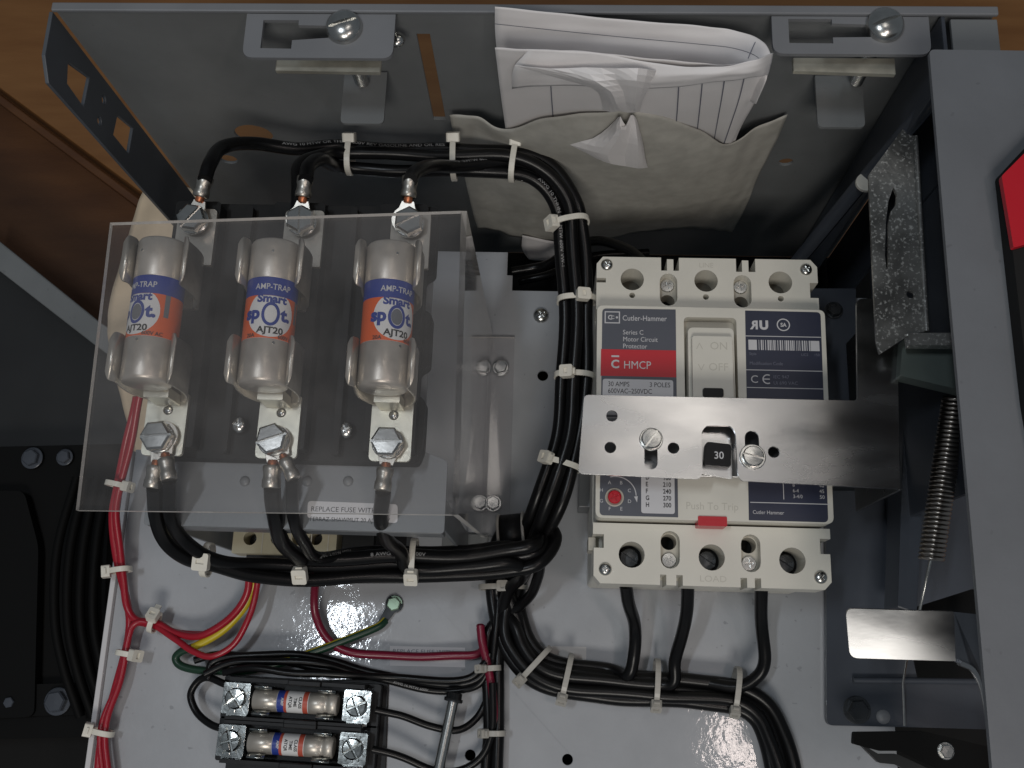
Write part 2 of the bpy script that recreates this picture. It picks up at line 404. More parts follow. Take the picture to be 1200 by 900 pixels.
def screw(parent, kind, pos, r, mt_='zinc', rot=0.3, axis=None, washer=0, name='screw', top=None):
    """screw head as a child of parent (or top-level when parent is None)"""
    key = (id(kind), r, mt_, washer)
    if key not in HM:
        mb = MB(); mb.auto = True; mb.add([v*r for v in kind.v], kind.f)
        if washer: 
            z0 = 0
            mb.v = [v+Vector((0, 0, washer*0.14)) for v in mb.v]
            mb.lathe([(washer, 0), (washer, washer*0.10), (washer*0.94, washer*0.14), (0.1, washer*0.14)], 28)
        me = mesh_of(name, mb, mt_); HM[key] = me
    ax = axis or (Matrix.Identity(4))
    own = Matrix.Translation(Vector(pos)) @ ax @ Matrix.Rotation(rot, 4, 'Z')
    o = link(name, HM[key], parent, own, MATS[parent.name] if parent else None)
    if kind in (H_PAN, H_SLOT, H_DSLOT) and 'sm' not in HM[key]:
        pass
    return o

# ================================================================== THE SETTING
# wood behind the enclosure
mb = MB().prism([tuple(P(x, y, -130)[:2]) for x, y in [(-260, -260), (1500, -260), (1500, 1300), (700, 1300), (205, 262), (165, 225), (0, 103), (-260, -95)]], -160, -130)
tag(obj('workbench', mb, 'wood', bevel=1.5), kind='structure')
mb = MB().prism([tuple(P(x, y, -175)[:2]) for x, y in [(-400, -300), (1600, -300), (1600, 1500), (-400, 1500)]], -190, -175)
tag(obj('floor', mb, 'wooddark'), kind='structure')
# groove moulding along the edge of the bench
mb = MB(); a = P(0, 110, -134); b_ = P(190, 252, -134); d = (b_-a).normalized(); nn = Vector((-d.y, d.x, 0))
mb.box(-160, (b_-a).length+20, -6, -0.3, -8, 0, frame(a, d, nn)); 
tag(obj('bench_edge', mb, 'wooddark', bevel=1), 'dark wooden edge strip running along the left border of the orange-brown bench', 'edge strip')

# crumpled wrapping paper behind the panel
class Surf:
    def __init__(s, rows, seg=8):
        r1 = [catmull(r, seg) for r in rows]; cols = list(zip(*r1)); s.g = [list(c) for c in zip(*[catmull(c, seg) for c in cols])]
    def at(s, u, v):
        nv = len(s.g)-1; nu = len(s.g[0])-1
        a = min(max(u, 0), 1)*nu; b = min(max(v, 0), 1)*nv; i = min(int(a), nu-1); j = min(int(b), nv-1); fa = a-i; fb = b-j
        g = s.g; return (g[j][i]*(1-fa)+g[j][i+1]*fa)*(1-fb)+(g[j+1][i]*(1-fa)+g[j+1][i+1]*fa)*fb
    def mb(s, noise=0, axis=Vector((0, 1, 0)), smooth=True):
        h = len(s.g); w_ = len(s.g[0]); vs = []
        for j in range(h):
            for i in range(w_):
                q = s.g[j][i]
                vs.append(q+axis*(noise*(math.sin(i*.9+j*.35)+.6*math.sin(i*.37-j*.8+1)+.5*math.sin(j*1.3+i*.2))))
        fs = [(j*w_+i, j*w_+i+1, (j+1)*w_+i+1, (j+1)*w_+i) for j in range(h-1) for i in range(w_-1)]
        return MB().add(vs, fs, smooth)
def solid(o, t):
    md = o.modifiers.new('thickness', 'SOLIDIFY'); md.thickness = t*K; md.offset = 0
    return o
kr = [[P(x, y, z) for x, y, z in r] for r in [
    [(176, 205, -60), (205, 215, -52), (240, 225, -60)],
    [(160, 245, -55), (200, 250, -48), (250, 250, -58)],
    [(143, 300, -58), (190, 300, -44), (250, 300, -58)],
    [(128, 360, -60), (185, 350, -52), (250, 350, -60)],
    [(127, 400, -50), (180, 395, -42), (250, 400, -60)],
    [(138, 450, -58), (185, 450, -46), (250, 450, -60)],
    [(150, 500, -60), (190, 500, -50), (250, 500, -60)],
    [(163, 560, -60), (200, 560, -55), (250, 560, -60)]]]
o = solid(obj('wrapping_paper', Surf(kr).mb(0.5, Vector((0, 0, 1))), 'kraft'), 0.4)
tag(o, 'crumpled beige wrapping paper showing behind the leftmost large fuse', 'paper')

# steel door lying open at the lower left, with its paler lip
t = thing('cabinet_door', 'dark grey steel cabinet door with a paler lip, at the left edge below the wood', 'door', P(60, 400, -80))
obj('panel', MB().prism(pz([(-300, 60), (0, 300), (165, 420), (230, 470), (230, 560), (-300, 560)], -84), -88, -84), 'dark', t)
obj('lip', MB().prism(pz([(-90, 213), (0, 283), (118, 378), (190, 425), (190, 462), (108, 402), (0, 318), (-90, 250)], -74), -84, -74), 'grey', t, bevel=1.2)

# dark transformer / contactor at the lower left
t = thing('transformer', 'black transformer block with coiled leads in the dark lower left corner', 'transformer', P(60, 700, -90))
obj('housing', MB().prism(rnd(pz([(-200, 528), (150, 520), (178, 620), (150, 862), (-200, 872)], -60), 6), -100, -60), 'dullblack', t, bevel=3)
obj('side_cheek', MB().prism(rnd(pz([(-200, 575), (28, 575), (45, 640), (40, 840), (-200, 850)], -52), 5), -60, -52), 'dullblack', t, bevel=2)
obj('mounting_foot', MB().prism(rnd(pz([(-100, 806), (92, 800), (95, 838), (-100, 842)], -54), 3), -60, -54), 'dullblack', t, bevel=1)
screw(t, H_HEX, P(38, 537, -58), 5, 'navy', 0.4, washer=6.5, name='bolt')
screw(t, H_HEX, P(76, 536, -58), 4, 'navy', 0.8, washer=5, name='bolt')
screw(t, H_HEX, P(68, 822, -53), 6, 'navy', 0.2, washer=7.5, name='bolt')
screw(t, H_HEX, P(12, 823, -53), 3, 'navy', 0.2, washer=4, name='bolt')
for k in range(4):
    x0 = 64+k*15
    mb = MB().tube(catmull([P(x0+26-k*3, 560, -50), P(x0+4, 640, -44), P(x0, 720, -42), P(x0+10, 780, -44), P(x0+30, 840, -50)], 8), 2.6, 10)
    obj('lead', mb, 'dullblack', t)
tag(obj('black_plane', MB().prism(pz([(-300, 868), (180, 858), (180, 1200), (-300, 1200)], -110), -114, -110), 'void'), 'plain black plane filling the dark bottom left corner below the transformer', 'mat')  # plain black plane put in to fill the dark corner below the transformer

# ---- enclosure ----
WY, H = 140.0, 175.0
LX, RX = -278.0, 80.0
enc = thing('enclosure', 'grey painted steel enclosure box with slotted tabs along its upper rim', 'electrical enclosure', (-100, 0, -70))
# top wall in its own frame: u = x, v = z
fr_ = frame(Vector((0, WY, 0)), (1, 0, 0), (0, 0, 1))           # local z points to -y
slot = [(-130.9, 158.8), (-125.3, 158.8), (-125.5, 90.5), (-131.4, 90.5)]
ko = [(-224.3+9.5*math.cos(a), 73.9+9.5*math.sin(a)) for a in [2*PI*i/24 for i in range(24)]]
ko2 = [(-245.4+4.5*math.cos(a), 47.7+4.5*math.sin(a)) for a in [2*PI*i/18 for i in range(18)]]
ko3 = [(45.9+3.6*math.cos(a), 51.7+3.6*math.sin(a)) for a in [2*PI*i/18 for i in range(18)]]
obj('back_wall', MB().prism([(LX, -72), (RX+20, -72), (RX+20, H), (LX, H)], -1.6, 0, [slot, ko, ko2, ko3], fr_), 'grey', enc, bevel=0.3)
obj('rim', MB().box(LX, RX+20, WY-2.2, WY+1.6, H, H+1.8), 'greylight', enc, bevel=0.5)
# left flange with square knock-outs: plane x = LX, local u = y, v = z
fl = frame(Vector((LX, 0, 0)), (0, 1, 0), (0, 0, 1))             # local z points to +x
def xq(l): return [(XP(x, y, LX).y, XP(x, y, LX).z) for x, y in l]
holes = [xq([(80, 73), (105, 91), (98, 125), (79, 98)]), xq([(138, 135), (156, 150), (151, 180), (133, 158)])]
hc = [XP(122, 117, LX), XP(117, 142, LX)]
holes += [[(h.y+2.0*math.cos(a), h.z+2.0*math.sin(a)) for a in [2*PI*i/14 for i in range(14)]] for h in hc]
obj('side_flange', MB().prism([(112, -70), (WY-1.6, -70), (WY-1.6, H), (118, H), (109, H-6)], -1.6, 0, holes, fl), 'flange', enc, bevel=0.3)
# right flange
fl2 = frame(Vector((RX, 0, 0)), (0, -1, 0), (0, 0, 1))
obj('side_flange', MB().prism([(-WY+1.6, -70), (-112, -70), (-112, H), (-WY+1.6, H)], 0, 1.6, [], fl2), 'navy', enc, bevel=0.4)
obj('corner_flange', MB().box(RX+2, RX+20, 110, WY-3, H-2, H), 'grey', enc, bevel=0.4)
obj('corner_upright', MB().box(RX+18, RX+20, 100, WY-3, -70, H-2), 'navy', enc, bevel=0.4)
obj('rear_sheet', MB().box(LX+60, 190, -420, WY, -74, -72), 'void', enc)

# slotted tabs on the rim with their clamping screws
def tab(x0, x1, y0, y1, kh, scr, clip, scr2, ltab, metal):
    obj('tab', MB().prism(rnd([(x0, y1), (x0, y0), (x1, y0), (x1, y1)], [0.1, 4.5, 4.5, 0.1]), H-1.6, H+0.2, [kh]), 'greylight', enc, bevel=0.35)
    b_ = obj('nut_plate', MB().prism(clip, H-9.5, H-7.2), metal, enc, bevel=0.4)
    s_ = screw(enc, H_DSLOT, (scr[0], scr[1], H+0.2), 7.4, 'zinc', 0.35)
    s_['label'] = 'large round slotted clamping screw'
    mb = MB(); zz = H-2
    mb.tube([(scr[0], scr[1], zz), (scr[0]+.5, scr[1], zz-37)], 2.6, 14)
    for k in range(26): mb.tube([(scr[0]+2.75*math.cos(a), scr[1]+2.75*math.sin(a), zz-8-k*1.1) for a in [2*PI*i/12 for i in range(12)]], 0.28, 5, closed=True)
    obj('shank', mb, 'zinc', s_)
    obj('stop_tab', MB().prism(rnd(ltab, [0.1, 2.5, 2.5, 0.1]), H-43, H-41.4), 'grey', enc, bevel=0.4)
khl = [(-190.5, 121.8), (-190.5, 134.8), (-176, 134.8), (-176, 132.5), (-160, 132.2), (-160, 127), (-178, 125.5), (-178, 121.6)]
tab(-197.5, -137, 117.5, WY-2.3, khl, (-157.3, 131.0), [(-186, 116.5), (-143, 116.0), (-143, 124), (-186, 124)], None, [(-166, WY-2), (-166, 112.5), (-147, 112.5), (-147, WY-2)], 'tin')
khr = [(19, 125.6), (19, 136.5), (36, 136.5), (36, 134.5), (52, 134), (52, 128.5), (36, 128.2), (36, 125.5)]
tab(12.5, 73.5, 120.8, WY-2.3, khr, (56.2, 133.2), [(22, 118), (62, 116.8), (62, 124), (22, 124)], None, [(40, WY-2), (40, 113), (60, 113), (60, WY-2)], 'tin')
screw(enc, H_PAN, (-137.5, 131.5, H-8), 3.6, 'zinc', 0.2)

# ---- white back panel ----
PX0 = -295.0
outline = [(PX0, -520), (99, -520), (99, 86), (-47.8, 87), (-95, 87), (-95, 96), (-98.1, 96), (-98.1, 109.7), (-205, 109.7), (-205, -8), (PX0, -8)]
hol = [circ(-76.8, 38.2, 2.9), circ(-60, -156.7, 2.6), circ(-107.7, -156.4, 2.6)]
pan = obj('back_panel', MB().prism(outline, -2, 0, hol), 'panel', bevel=0.4)
tag(pan, 'large white enamelled back panel that carries the electrical parts', 'panel')
obj('edge_lip', MB().box(PX0-2.8, PX0-0.1, -520, -9, -2, 3.0), mat('white_edge_enamel', (0.62, 0.61, 0.62), 0.4), pan, bevel=0.4)
s_ = screw(None, H_PAN, P(634, 370, 0), 4.3, 'zinc', 0.7, washer=0, name='panel_screw'); tag(s_, 'round cross-slot screw with washer on the white panel left of the wire bundle', 'screw')
s_ = screw(None, H_HEX, P(462, 708, 1), 3.6, mat('green_zinc', (0.35, 0.48, 0.36), 0.42, metal=.6), 0.3, washer=4.4, name='ground_screw'); tag(s_, 'greenish hexagonal ground screw holding the green wire', 'screw')

# ================================================================== circuit breaker (origin = its centre on the panel)
BR = thing('circuit_breaker', 'cream three-pole motor circuit protector with dark blue and red labels', 'circuit breaker', (0, 0, 0))
def bobj(n, mb, mt_, bevel=0.4, parent=None): return obj(n, mb, mt_, parent or BR, bevel=bevel)
ZT, ZC = 77.0, 86.0
mb = MB().prism(rr(-51.5, 51.8, -74, 74, 2), 1, 60); bobj('body', mb, 'cream', 1)
# upper terminal cover
up = [(-51.4, 49), (-51.4, 62.5), (-47, 62.5), (-47, 64.8), (-51.4, 64.8), (-51.4, 72), (-48.5, 75.6), (-21, 75.6), (-21, 69), (-18.2, 69), (-18.2, 74.8), (-15.2, 74.8), (-15.2, 69), (-12.6, 69), (-12.6, 75.6),
      (14.2, 75.6), (14.2, 69), (17, 69), (17, 74.8), (20, 74.8), (20, 69), (23.2, 69), (23.2, 75.6), (49, 75.6), (52, 72), (52, 64), (48.2, 64), (48.2, 56.5), (52, 56.5), (52, 49)]
cap = lambda cx, y0, y1, r: arc(cx, y1, r, 0, 180, 8)+arc(cx, y0, r, 180, 360, 8)
hol = [circ(-34.6, 64.3, 5.5), circ(0, 64.2, 5.5), circ(34.6, 64, 5.5), circ(-34.6, 56.3, 1.4, 12), circ(-.2, 56.1, 1.4, 12), circ(34.5, 55.9, 1.4, 12), cap(-17.6, 55.5, 63.5, 4.1), cap(16.9, 55.3, 63.3, 4.1)]
bobj('line_terminal_cover', MB().prism(up, 60, ZT, hol), 'cream', 0)
lo = [(-51.8, -51), (-51.8, -56), (-47, -56), (-47, -62), (-51.4, -62), (-51.4, -74), (-48.5, -77.3), (-22.5, -77.3), (-22.5, -72.8), (-19.8, -72.8), (-19.8, -77.3), (-15.5, -77.3), (-15.5, -72.8), (-12.7, -72.8), (-12.7, -77.3),
      (12.2, -77.3), (12.2, -73.2), (15, -73.2), (15, -77.3), (18.3, -77.3), (18.3, -73.2), (21, -73.2), (21, -77.3), (48.2, -77.3), (51.2, -74), (51.2, -62), (47, -62), (47, -55.4), (51.6, -55.4), (51.6, -51)]
hol = [circ(-34.8, -64.6, 5.7), circ(0, -64.8, 5.7), circ(34.8, -65.2, 5.7), cap(-18, -66, -58, 4.2), cap(17, -66.5, -58.5, 4.2)]
bobj('load_terminal_cover', MB().prism(lo, 60, ZT, hol), 'cream', 0)
# what shows down the holes
for x, y in [(-34.6, 64.3), (0, 64.2), (34.6, 64)]:
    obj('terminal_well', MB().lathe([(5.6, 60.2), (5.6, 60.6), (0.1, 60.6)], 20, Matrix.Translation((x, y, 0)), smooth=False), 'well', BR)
for x, y in [(-34.8, -64.6), (0, -64.8), (34.8, -65.2)]:
    obj('terminal_well', MB().lathe([(5.8, 60.2), (5.8, 60.6), (0.1, 60.6)], 20, Matrix.Translation((x, y, 0)), smooth=False), 'void', BR)
    screw(BR, H_SLOT, (x, y, 61), 4.3, 'darksteel', -0.6, name='terminal_screw')
for x, ys, yh in [(-17.6, 63.4, 55.5), (16.9, 63.2, 55.3), (-18, -66, -58), (17, -66.5, -58.5)]:
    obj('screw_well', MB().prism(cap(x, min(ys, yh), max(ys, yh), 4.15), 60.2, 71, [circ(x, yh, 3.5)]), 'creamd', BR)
    obj('hole_bottom', MB().prism(circ(x, yh, 3.5), 60.2, 61), 'void', BR)
    screw(BR, H_FLATX, (x, ys, 71), 3.2, 'zinc', random.random()*1.5)
for x, y in [(-46.6, 71.4), (46.8, 70.6), (-46.3, -71.2), (46.6, -72)]:
    screw(BR, H_PAN, (x, y, ZT-0.3), 2.9, 'zinc', random.random()*1.5)
# main cover with the handle recess
rec = rr(-11.8, 11.9, -4, 42.8, 2)
hol = [rec]
bobj('main_cover', MB().prism(rnd([(-51.2, -50), (51, -50), (52, 47.4), (-51.4, 47.8)], 3), 60, ZC, hol), 'cream', 0.7)
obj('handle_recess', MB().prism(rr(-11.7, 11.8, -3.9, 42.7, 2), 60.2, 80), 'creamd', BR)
hd = obj('toggle_handle', MB().prism(rr(-10.6, 9.9, -3, 36.5, 2.2), 80, 90), 'cream', BR, bevel=1.0)
obj('handle_step', MB().prism(rr(-9.2, 8.6, -2, 31.5, 1.2), 90, 93), 'cream', hd, bevel=0.8)
mb = MB(); put_text(mb, '\u2227  ON', 5, -0.6, 25.3, 93.06, bold=0); put_text(mb, '\u2228 OFF', 5, -0.3, 15.5, 93.06)
obj('lettering', mb, 'creamprint', hd)
obj('grip', MB().prism(rr(-5, 4, 3.2, 7.2, 1), 93, 94), 'black', hd)
mb = MB(); put_text(mb, 'LINE', 3.4, 0.2, 70.9, ZT+.06); put_text(mb, 'LOAD', 3.8, 0.4, -75.3, ZT+.06, sx=1.15); put_text(mb, 'Push To Trip', 4.6, -0.8, -45.3, ZC+.06, sx=0.93)
obj('moulded_lettering', mb, 'creamprint', BR)
obj('trip_button', MB().prism(rr(-7, 5.4, -52.4, -48.2, .5), 77, 86.6), 'red', BR, bevel=.4)
# left label
ll = obj('rating_label', MB().prism(rnd([(-49.4, -49), (-15.5, -49), (-15.5, 46.3), (-49, 46.2)], [2, .2, .2, 2]), ZC, ZC+.15), 'label', BR)
obj('red_band', MB().prism([(-49.5, 14), (-15.6, 14), (-15.6, 26.6), (-49.4, 26.6)], ZC+.17, ZC+.22), 'labelred', ll)
obj('white_field', MB().prism(rnd([(-48.7, -4), (-17, -4), (-17, 12.6), (-48.5, 12.6)], 1.2), ZC+.17, ZC+.22), 'labelwhite', ll)
obj('current_table', MB().prism(rnd([(-31.4, -47.6), (-16.9, -47.6), (-16.9, -6), (-31.4, -6)], [1.2, 1.2, .1, .1]), ZC+.17, ZC+.22), 'labelwhite', ll)
zt = ZC+.27
mb = MB()
put_text(mb, 'Cutler-Hammer', 3.6, -39.8, 40.5, zt, align='LEFT', bold=.004, sx=.86)
for i, s_ in enumerate(['Series C', 'Motor Circuit', 'Protector']): put_text(mb, s_, 3.15, -39.6, 33.8-i*3.3, zt, align='LEFT', sx=.88)
obj('white_lettering', mb, 'print_white', ll); mb = MB()
mb.prism([(-47.9, 39), (-40.9, 39), (-40.9, 44.8), (-47.9, 44.8)], zt-.02, zt, [[(-47.4, 39.5), (-41.4, 39.5), (-41.4, 44.3), (-47.4, 44.3)]])
put_text(mb, 'C', 3.0, -45.4, 40.9, zt, bold=.03); put_text(mb, 'C', 2.2, -44.2, 41.2, zt, bold=.02); mb.prism(circ(-42.3, 41.9, .55, 8), zt-.02, zt); obj('emblem', mb, 'print_white', ll); mb = MB()
put_text(mb, 'C', 5.4, -43.0, 17.8, zt, bold=.03); mb.prism([(-44.7, 22.9), (-41.2, 22.9), (-41.2, 23.7), (-44.7, 23.7)], zt-.02, zt); obj('emblem', mb, 'print_white', ll); mb = MB()
put_text(mb, 'HMCP', 5.2, -39.3, 17.6, zt, align='LEFT', sx=.88)
obj('white_lettering', mb, 'print_white', ll); mb = MB()
for i, ch in enumerate('HABCDEFG'):
    a = math.radians(158-45*i); put_text(mb, ch, 2.2, -42.6+6.6*math.cos(a), -41+6.2*math.sin(a), zt)
obj('dial_lettering', mb, 'print_white', ll); mb = MB()
ar = [(-42.6+9*math.cos(math.radians(a)), -40.2+8.4*math.sin(math.radians(a))) for a in range(105, -6, -8)]
for p_, q_ in zip(ar[:-1], ar[1:]):
    d_ = Vector((q_[0]-p_[0], q_[1]-p_[1])).normalized()*.2; n_ = Vector((-d_.y, d_.x))
    mb.add([(p_[0]-n_.x, p_[1]-n_.y, zt), (q_[0]-n_.x, q_[1]-n_.y, zt), (q_[0]+n_.x, q_[1]+n_.y, zt), (p_[0]+n_.x, p_[1]+n_.y, zt)], [(0, 1, 2, 3)])
mb.add([(-34.5, -40.5, zt), (-33.2, -43, zt), (-32.9, -40.2, zt)], [(0, 1, 2)])
obj('dial_arrow', mb, 'print_white', ll)
mb = MB()
put_text(mb, '30 AMPS', 3.2, -46.2, 9.2, zt, align='LEFT', sx=.82); put_text(mb, '3 POLES', 3.2, -18.3, 9.2, zt, align='RIGHT', sx=.82)
put_text(mb, '600VAC\u2013250VDC', 3.2, -46.2, 6.0, zt, align='LEFT', sx=.82); put_text(mb, 'CAT. UNIVERSAL USE', 2.9, -46.2, 2.8, zt, align='LEFT', sx=.78, bold=.01)
obj('black_lettering', mb, 'print_black', ll); mb = MB()
for i, (a_, n_) in enumerate([('A', '90'), ('B', '120'), ('C', '150'), ('D', '180'), ('E', '210'), ('F', '240'), ('G', '270'), ('H', '300')]):
    y = -44.8+3.0*(7-i)
    if y < -7: put_text(mb, a_, 2.8, -29.5, y, zt, align='LEFT', bold=.02, sx=.8); put_text(mb, n_, 2.8, -18.4, y, zt, align='RIGHT', bold=.02, sx=.85)
obj('black_lettering', mb, 'print_black', ll)
dl = obj('setting_dial', MB().lathe([(4.1, ZC+.1), (4.1, ZC+.5), (3.5, ZC+.6), (3.5, ZC+.4), (.1, ZC+.4)], 28, Matrix.Translation((-43, -41, 0))), 'creamd', BR)
dd = baked(MB().lathe([(2.9, 0), (2.9, 1.2), (2.5, 1.5), (.1, 1.5)], 24), [MB().box(-2, 2, -.35, .35, .9, 3), MB().box(-.35, .35, -2, 2, .9, 3)])
dd.v = [Matrix.Translation((-43, -41, ZC+.4)) @ Matrix.Rotation(.5, 4, 'Z') @ v for v in dd.v]; obj('rotor', dd, 'red', dl)
# right label
rl = obj('approval_label', MB().prism(rnd([(14.8, -49.4), (48.6, -49.4), (50.0, 46.2), (16, 46.4)], [.2, 2, 2, .2]), ZC, ZC+.15), 'labelnavy', BR)
mb = MB()
ln = lambda y, x0=15.6, x1=49.6, h=.35: obj('rule_line', MB().prism([(x0, y), (x1, y), (x1, y+h), (x0, y+h)], zt-.02, zt), 'print_white', rl)
ln(34.0); ln(18.0); ln(9.8); ln(-41.8)
put_text(mb, 'U', 5.6, 24.2, 37.6, zt, bold=.06); put_text(mb, 'R', 5.6, 20.0, 37.6, zt, bold=.04, sx=-1)
obj('approval_mark', mb, 'print_white', rl); mb = MB()
mb.prism(circ(33, 39.8, 3, 24), zt-.02, zt, [circ(33, 39.8, 2.5, 24)]); put_text(mb, 'SA', 2.6, 33, 38.9, zt, bold=.03, sx=.9)
obj('approval_mark', mb, 'print_white', rl); mb = MB()
mb.prism([(17, 27.6), (20.8, 27.6), (20.8, 32.4), (17, 32.4)], zt-.02, zt); mb.prism([(44.8, 27.6), (48.7, 27.6), (48.7, 32.4), (44.8, 32.4)], zt-.02, zt)
x = 21.6; rb = random.Random(3)
while x < 44:
    w_ = rb.choice([.25, .35, .6]); mb.prism([(x, 27.6), (x+w_, 27.6), (x+w_, 32.4), (x, 32.4)], zt-.02, zt); x += w_+rb.choice([.3, .45, .7])
obj('barcode', mb, 'print_white', rl); mb = MB()
put_text(mb, 'C', 5.0, 17.4, 12.2, zt, align='LEFT')
mb.prism(arc(25, 14, 2.3, 60, 300, 12)+arc(25, 14, 1.75, 300, 60, 12), zt-.02, zt); mb.prism([(22.9, 13.75), (26, 13.75), (26, 14.25), (22.9, 14.25)], zt, zt+.02)
obj('approval_mark', mb, 'print_white', rl); mb = MB()
mb.prism([(24.5+5.4, -33), (24.5+5.7, -33), (24.5+5.7, -40), (24.5+5.4, -40)], zt-.02, zt)
obj('rule_line', mb, 'print_white', rl); mb = MB()
put_text(mb, 'Cutler Hammer', 2.3, 16.5, -46.6, zt, align='LEFT', sx=.9)
for i, (a_, c_) in enumerate([('14-10', '30'), ('8', '40'), ('6-4', '45'), ('3-4/0', '50')]):
    y = -31.8-i*2.5
    put_text(mb, a_, 2.2, 34, y, zt, align='LEFT', sx=.9); put_text(mb, c_, 2.2, 47.6, y, zt, align='RIGHT')
obj('white_lettering', mb, 'print_white', rl)
mb = MB(); put_text(mb, 'Modification Code', 2.2, 17.2, 20.6, zt, align='LEFT', sx=.9); put_text(mb, 'IEC 947', 2.2, 27.5, 14.4, zt, align='LEFT'); put_text(mb, 'Ui 690 VAC', 2.2, 27.5, 11.6, zt, align='LEFT')
put_text(mb, 'Style', 1.7, 17.2, 25.2, zt, align='LEFT'); put_text(mb, 'UCS', 1.7, 43.5, 25.2, zt, align='RIGHT'); put_text(mb, '150', 1.7, 48.6, 25.2, zt, align='RIGHT')
obj('faded_lettering', mb, 'print_grey', rl)
obj('side_latch', MB().box(-53.5, -50, -62, -56, 50, 66), 'creamd', BR, bevel=.5)

# steel frame that holds the breaker: dark ears each side
fr2 = thing('breaker_mounting_frame', 'dark blue steel mounting frame behind the right side of the breaker', 'bracket', (60, 0, 0))
obj('upper_ear', MB().prism(rnd(pz([(930, 338), (1003, 338), (1003, 500), (930, 560)], 12), 1), 8, 12), 'navy', fr2, bevel=.5)
screw(fr2, H_HEX, P(977, 364, 12), 4, 'darksteel', 0.2, washer=4.8, name='bolt')
obj('left_ear', MB().box(-57, -50, -36, 40, 0.5, 22), 'tray', fr2, bevel=.5)

# ---- operator slide plate over the breaker
SP = thing('operator_plate', 'shiny galvanised operator plate screwed across the breaker', 'metal plate', (0, -20, 112))
op = rnd([(-57.5, -2.0), (-59.6, -35.8), (-9.9, -36.8), (-8.6, -34.5), (-8.6, -16.5), (-6.2, -14.0), (3.2, -14.0), (5.4, -16.5), (5.9, -34.6), (7.2, -37), (71.0, -38.8), (75.4, 43.4), (58.4, 43.4), (56.2, -2.0)],
         [2, 2, 2.5, 1.2, 3, 1, 1, 3, 1.2, 2.5, .5, 3, 3, 2])
sl1 = cap(-29.6, -30.5, -21, 2.7); sl2 = cap(12, -29, -18.8, 2.9)
obj('plate', MB().prism(op, 110.6, 112.2, [circ(-45.8, -10.9, 2.4), circ(-46.4, -24.4, 2.4), sl1, circ(-20.3, -24, 2.4), sl2, circ(20.8, -24.7, 2.4)]), 'steel', SP, bevel=.35)
mb = MB().prism([(-38.8, 0), (43.4, 0), (43.4, 60), (-38.8, 60)], 0, 1.6, [], frame(Vector((71.3, 0, 50)), (0, 1, 0), (0, 0, 1)))
obj('side_return', mb, 'darksteel', SP, bevel=.35)
obj('support_bar', MB().box(-58, 70, -33, -8, 96, 98), 'steel', SP, bevel=.3)
a_ = screw(SP, H_SLOT, (-29.5, -20.6, 112.2), 4.2, 'zinc', 0.95, washer=4.9, name='slotted_screw')
a_ = screw(SP, H_SLOT, (12, -27, 112.2), 4.3, 'zinc', -.25, washer=5.4, name='slotted_screw')
obj('centre_tongue', MB().prism(rnd([(-8.2, -33), (5.0, -35), (5.0, -13), (-8.2, -13)], 1), 103, 104.2), 'steel', SP, bevel=.3)
tg = obj('rating_tag', MB().prism(rnd([(-7.2, -29.9), (3.9, -30.6), (4.2, -20.9), (-6.2, -20.0)], 1.4), 104.2, 108), 'black', SP, bevel=.6)
mb = MB(); put_text(mb, '30', 4.4, -1.0, -27.2, 108.07, bold=.01, sx=.95); obj('lettering', mb, 'print_white', tg)

# ================================================================== riser tray, fuse block, fuses
RT = thing('riser_tray', 'grey steel riser tray standing on the white panel under the three large fuses', 'steel tray', (-175, 5, 0))
TX0, TX1, TY0, TY1 = -236.5, -113.2, -62.5, 77.0
obj('top_plate', MB().prism(rnd([(TX0, TY0), (TX1, TY0), (TX1, -33), (-123.5, -29), (-123.5, TY1), (TX0, TY1)], 1.5), 116.2, 118), 'tray', RT, bevel=.4)
obj('front_lip', MB().box(TX0+1, TX1-1, TY0-0.2, TY0+1.4, 104, 116.4), 'tray', RT, bevel=.4)
for x in (TX1-1.6, TX0):
    for y0, y1 in ((TY0+1.6, TY0+14), (60, 76))[:1 if x > -200 else 2]:
        lg = obj('leg', MB().box(x, x+1.6, y0, y1, 0.2, 116.1), 'tray', RT, bevel=.3)
        obj('foot', MB().box(x if x < -200 else x-12, x+13 if x < -200 else x+12, y0, y1, 0.2, 1.8), 'grey', lg, bevel=.3)
for px in (287, 360, 408):
    obj('rivet', MB().lathe([(2.2, 118), (2.0, 118.6), (1.2, 119), (.05, 119.1)], 16, Matrix.Translation(P(px, 564, 118)*1.0-Vector((0, 0, 118)))), 'tray', RT)
o = obj('sticker', MB().prism(rnd(pz([(361, 587), (466, 591), (466, 613), (360, 607)], 118), 1.5), 118.02, 118.15), 'labelwhite', RT)
mb = MB(); pc = P(364, 600, 118); put_text(mb, 'REPLACE FUSE WITH', 2.9, 0, 0.2, 118.2, align='LEFT', sx=1.0, M4=Matrix.Translation((pc.x, pc.y+.1, 0)))
put_text(mb, 'FERRAZ-SHAWMUT 20 AJT', 2.4, 0, -3.7, 118.2, align='LEFT', sx=.95, M4=Matrix.Translation((pc.x, pc.y+.1, 0)))
put_text(mb, 'Z', 2.2, 31.5, .5, 118.2, M4=Matrix.Translation((pc.x, pc.y, 0))); put_text(mb, 'W', 2.2, 31.5, -3.2, 118.2, M4=Matrix.Translation((pc.x, pc.y, 0)))
obj('lettering', mb, 'print_black', o)

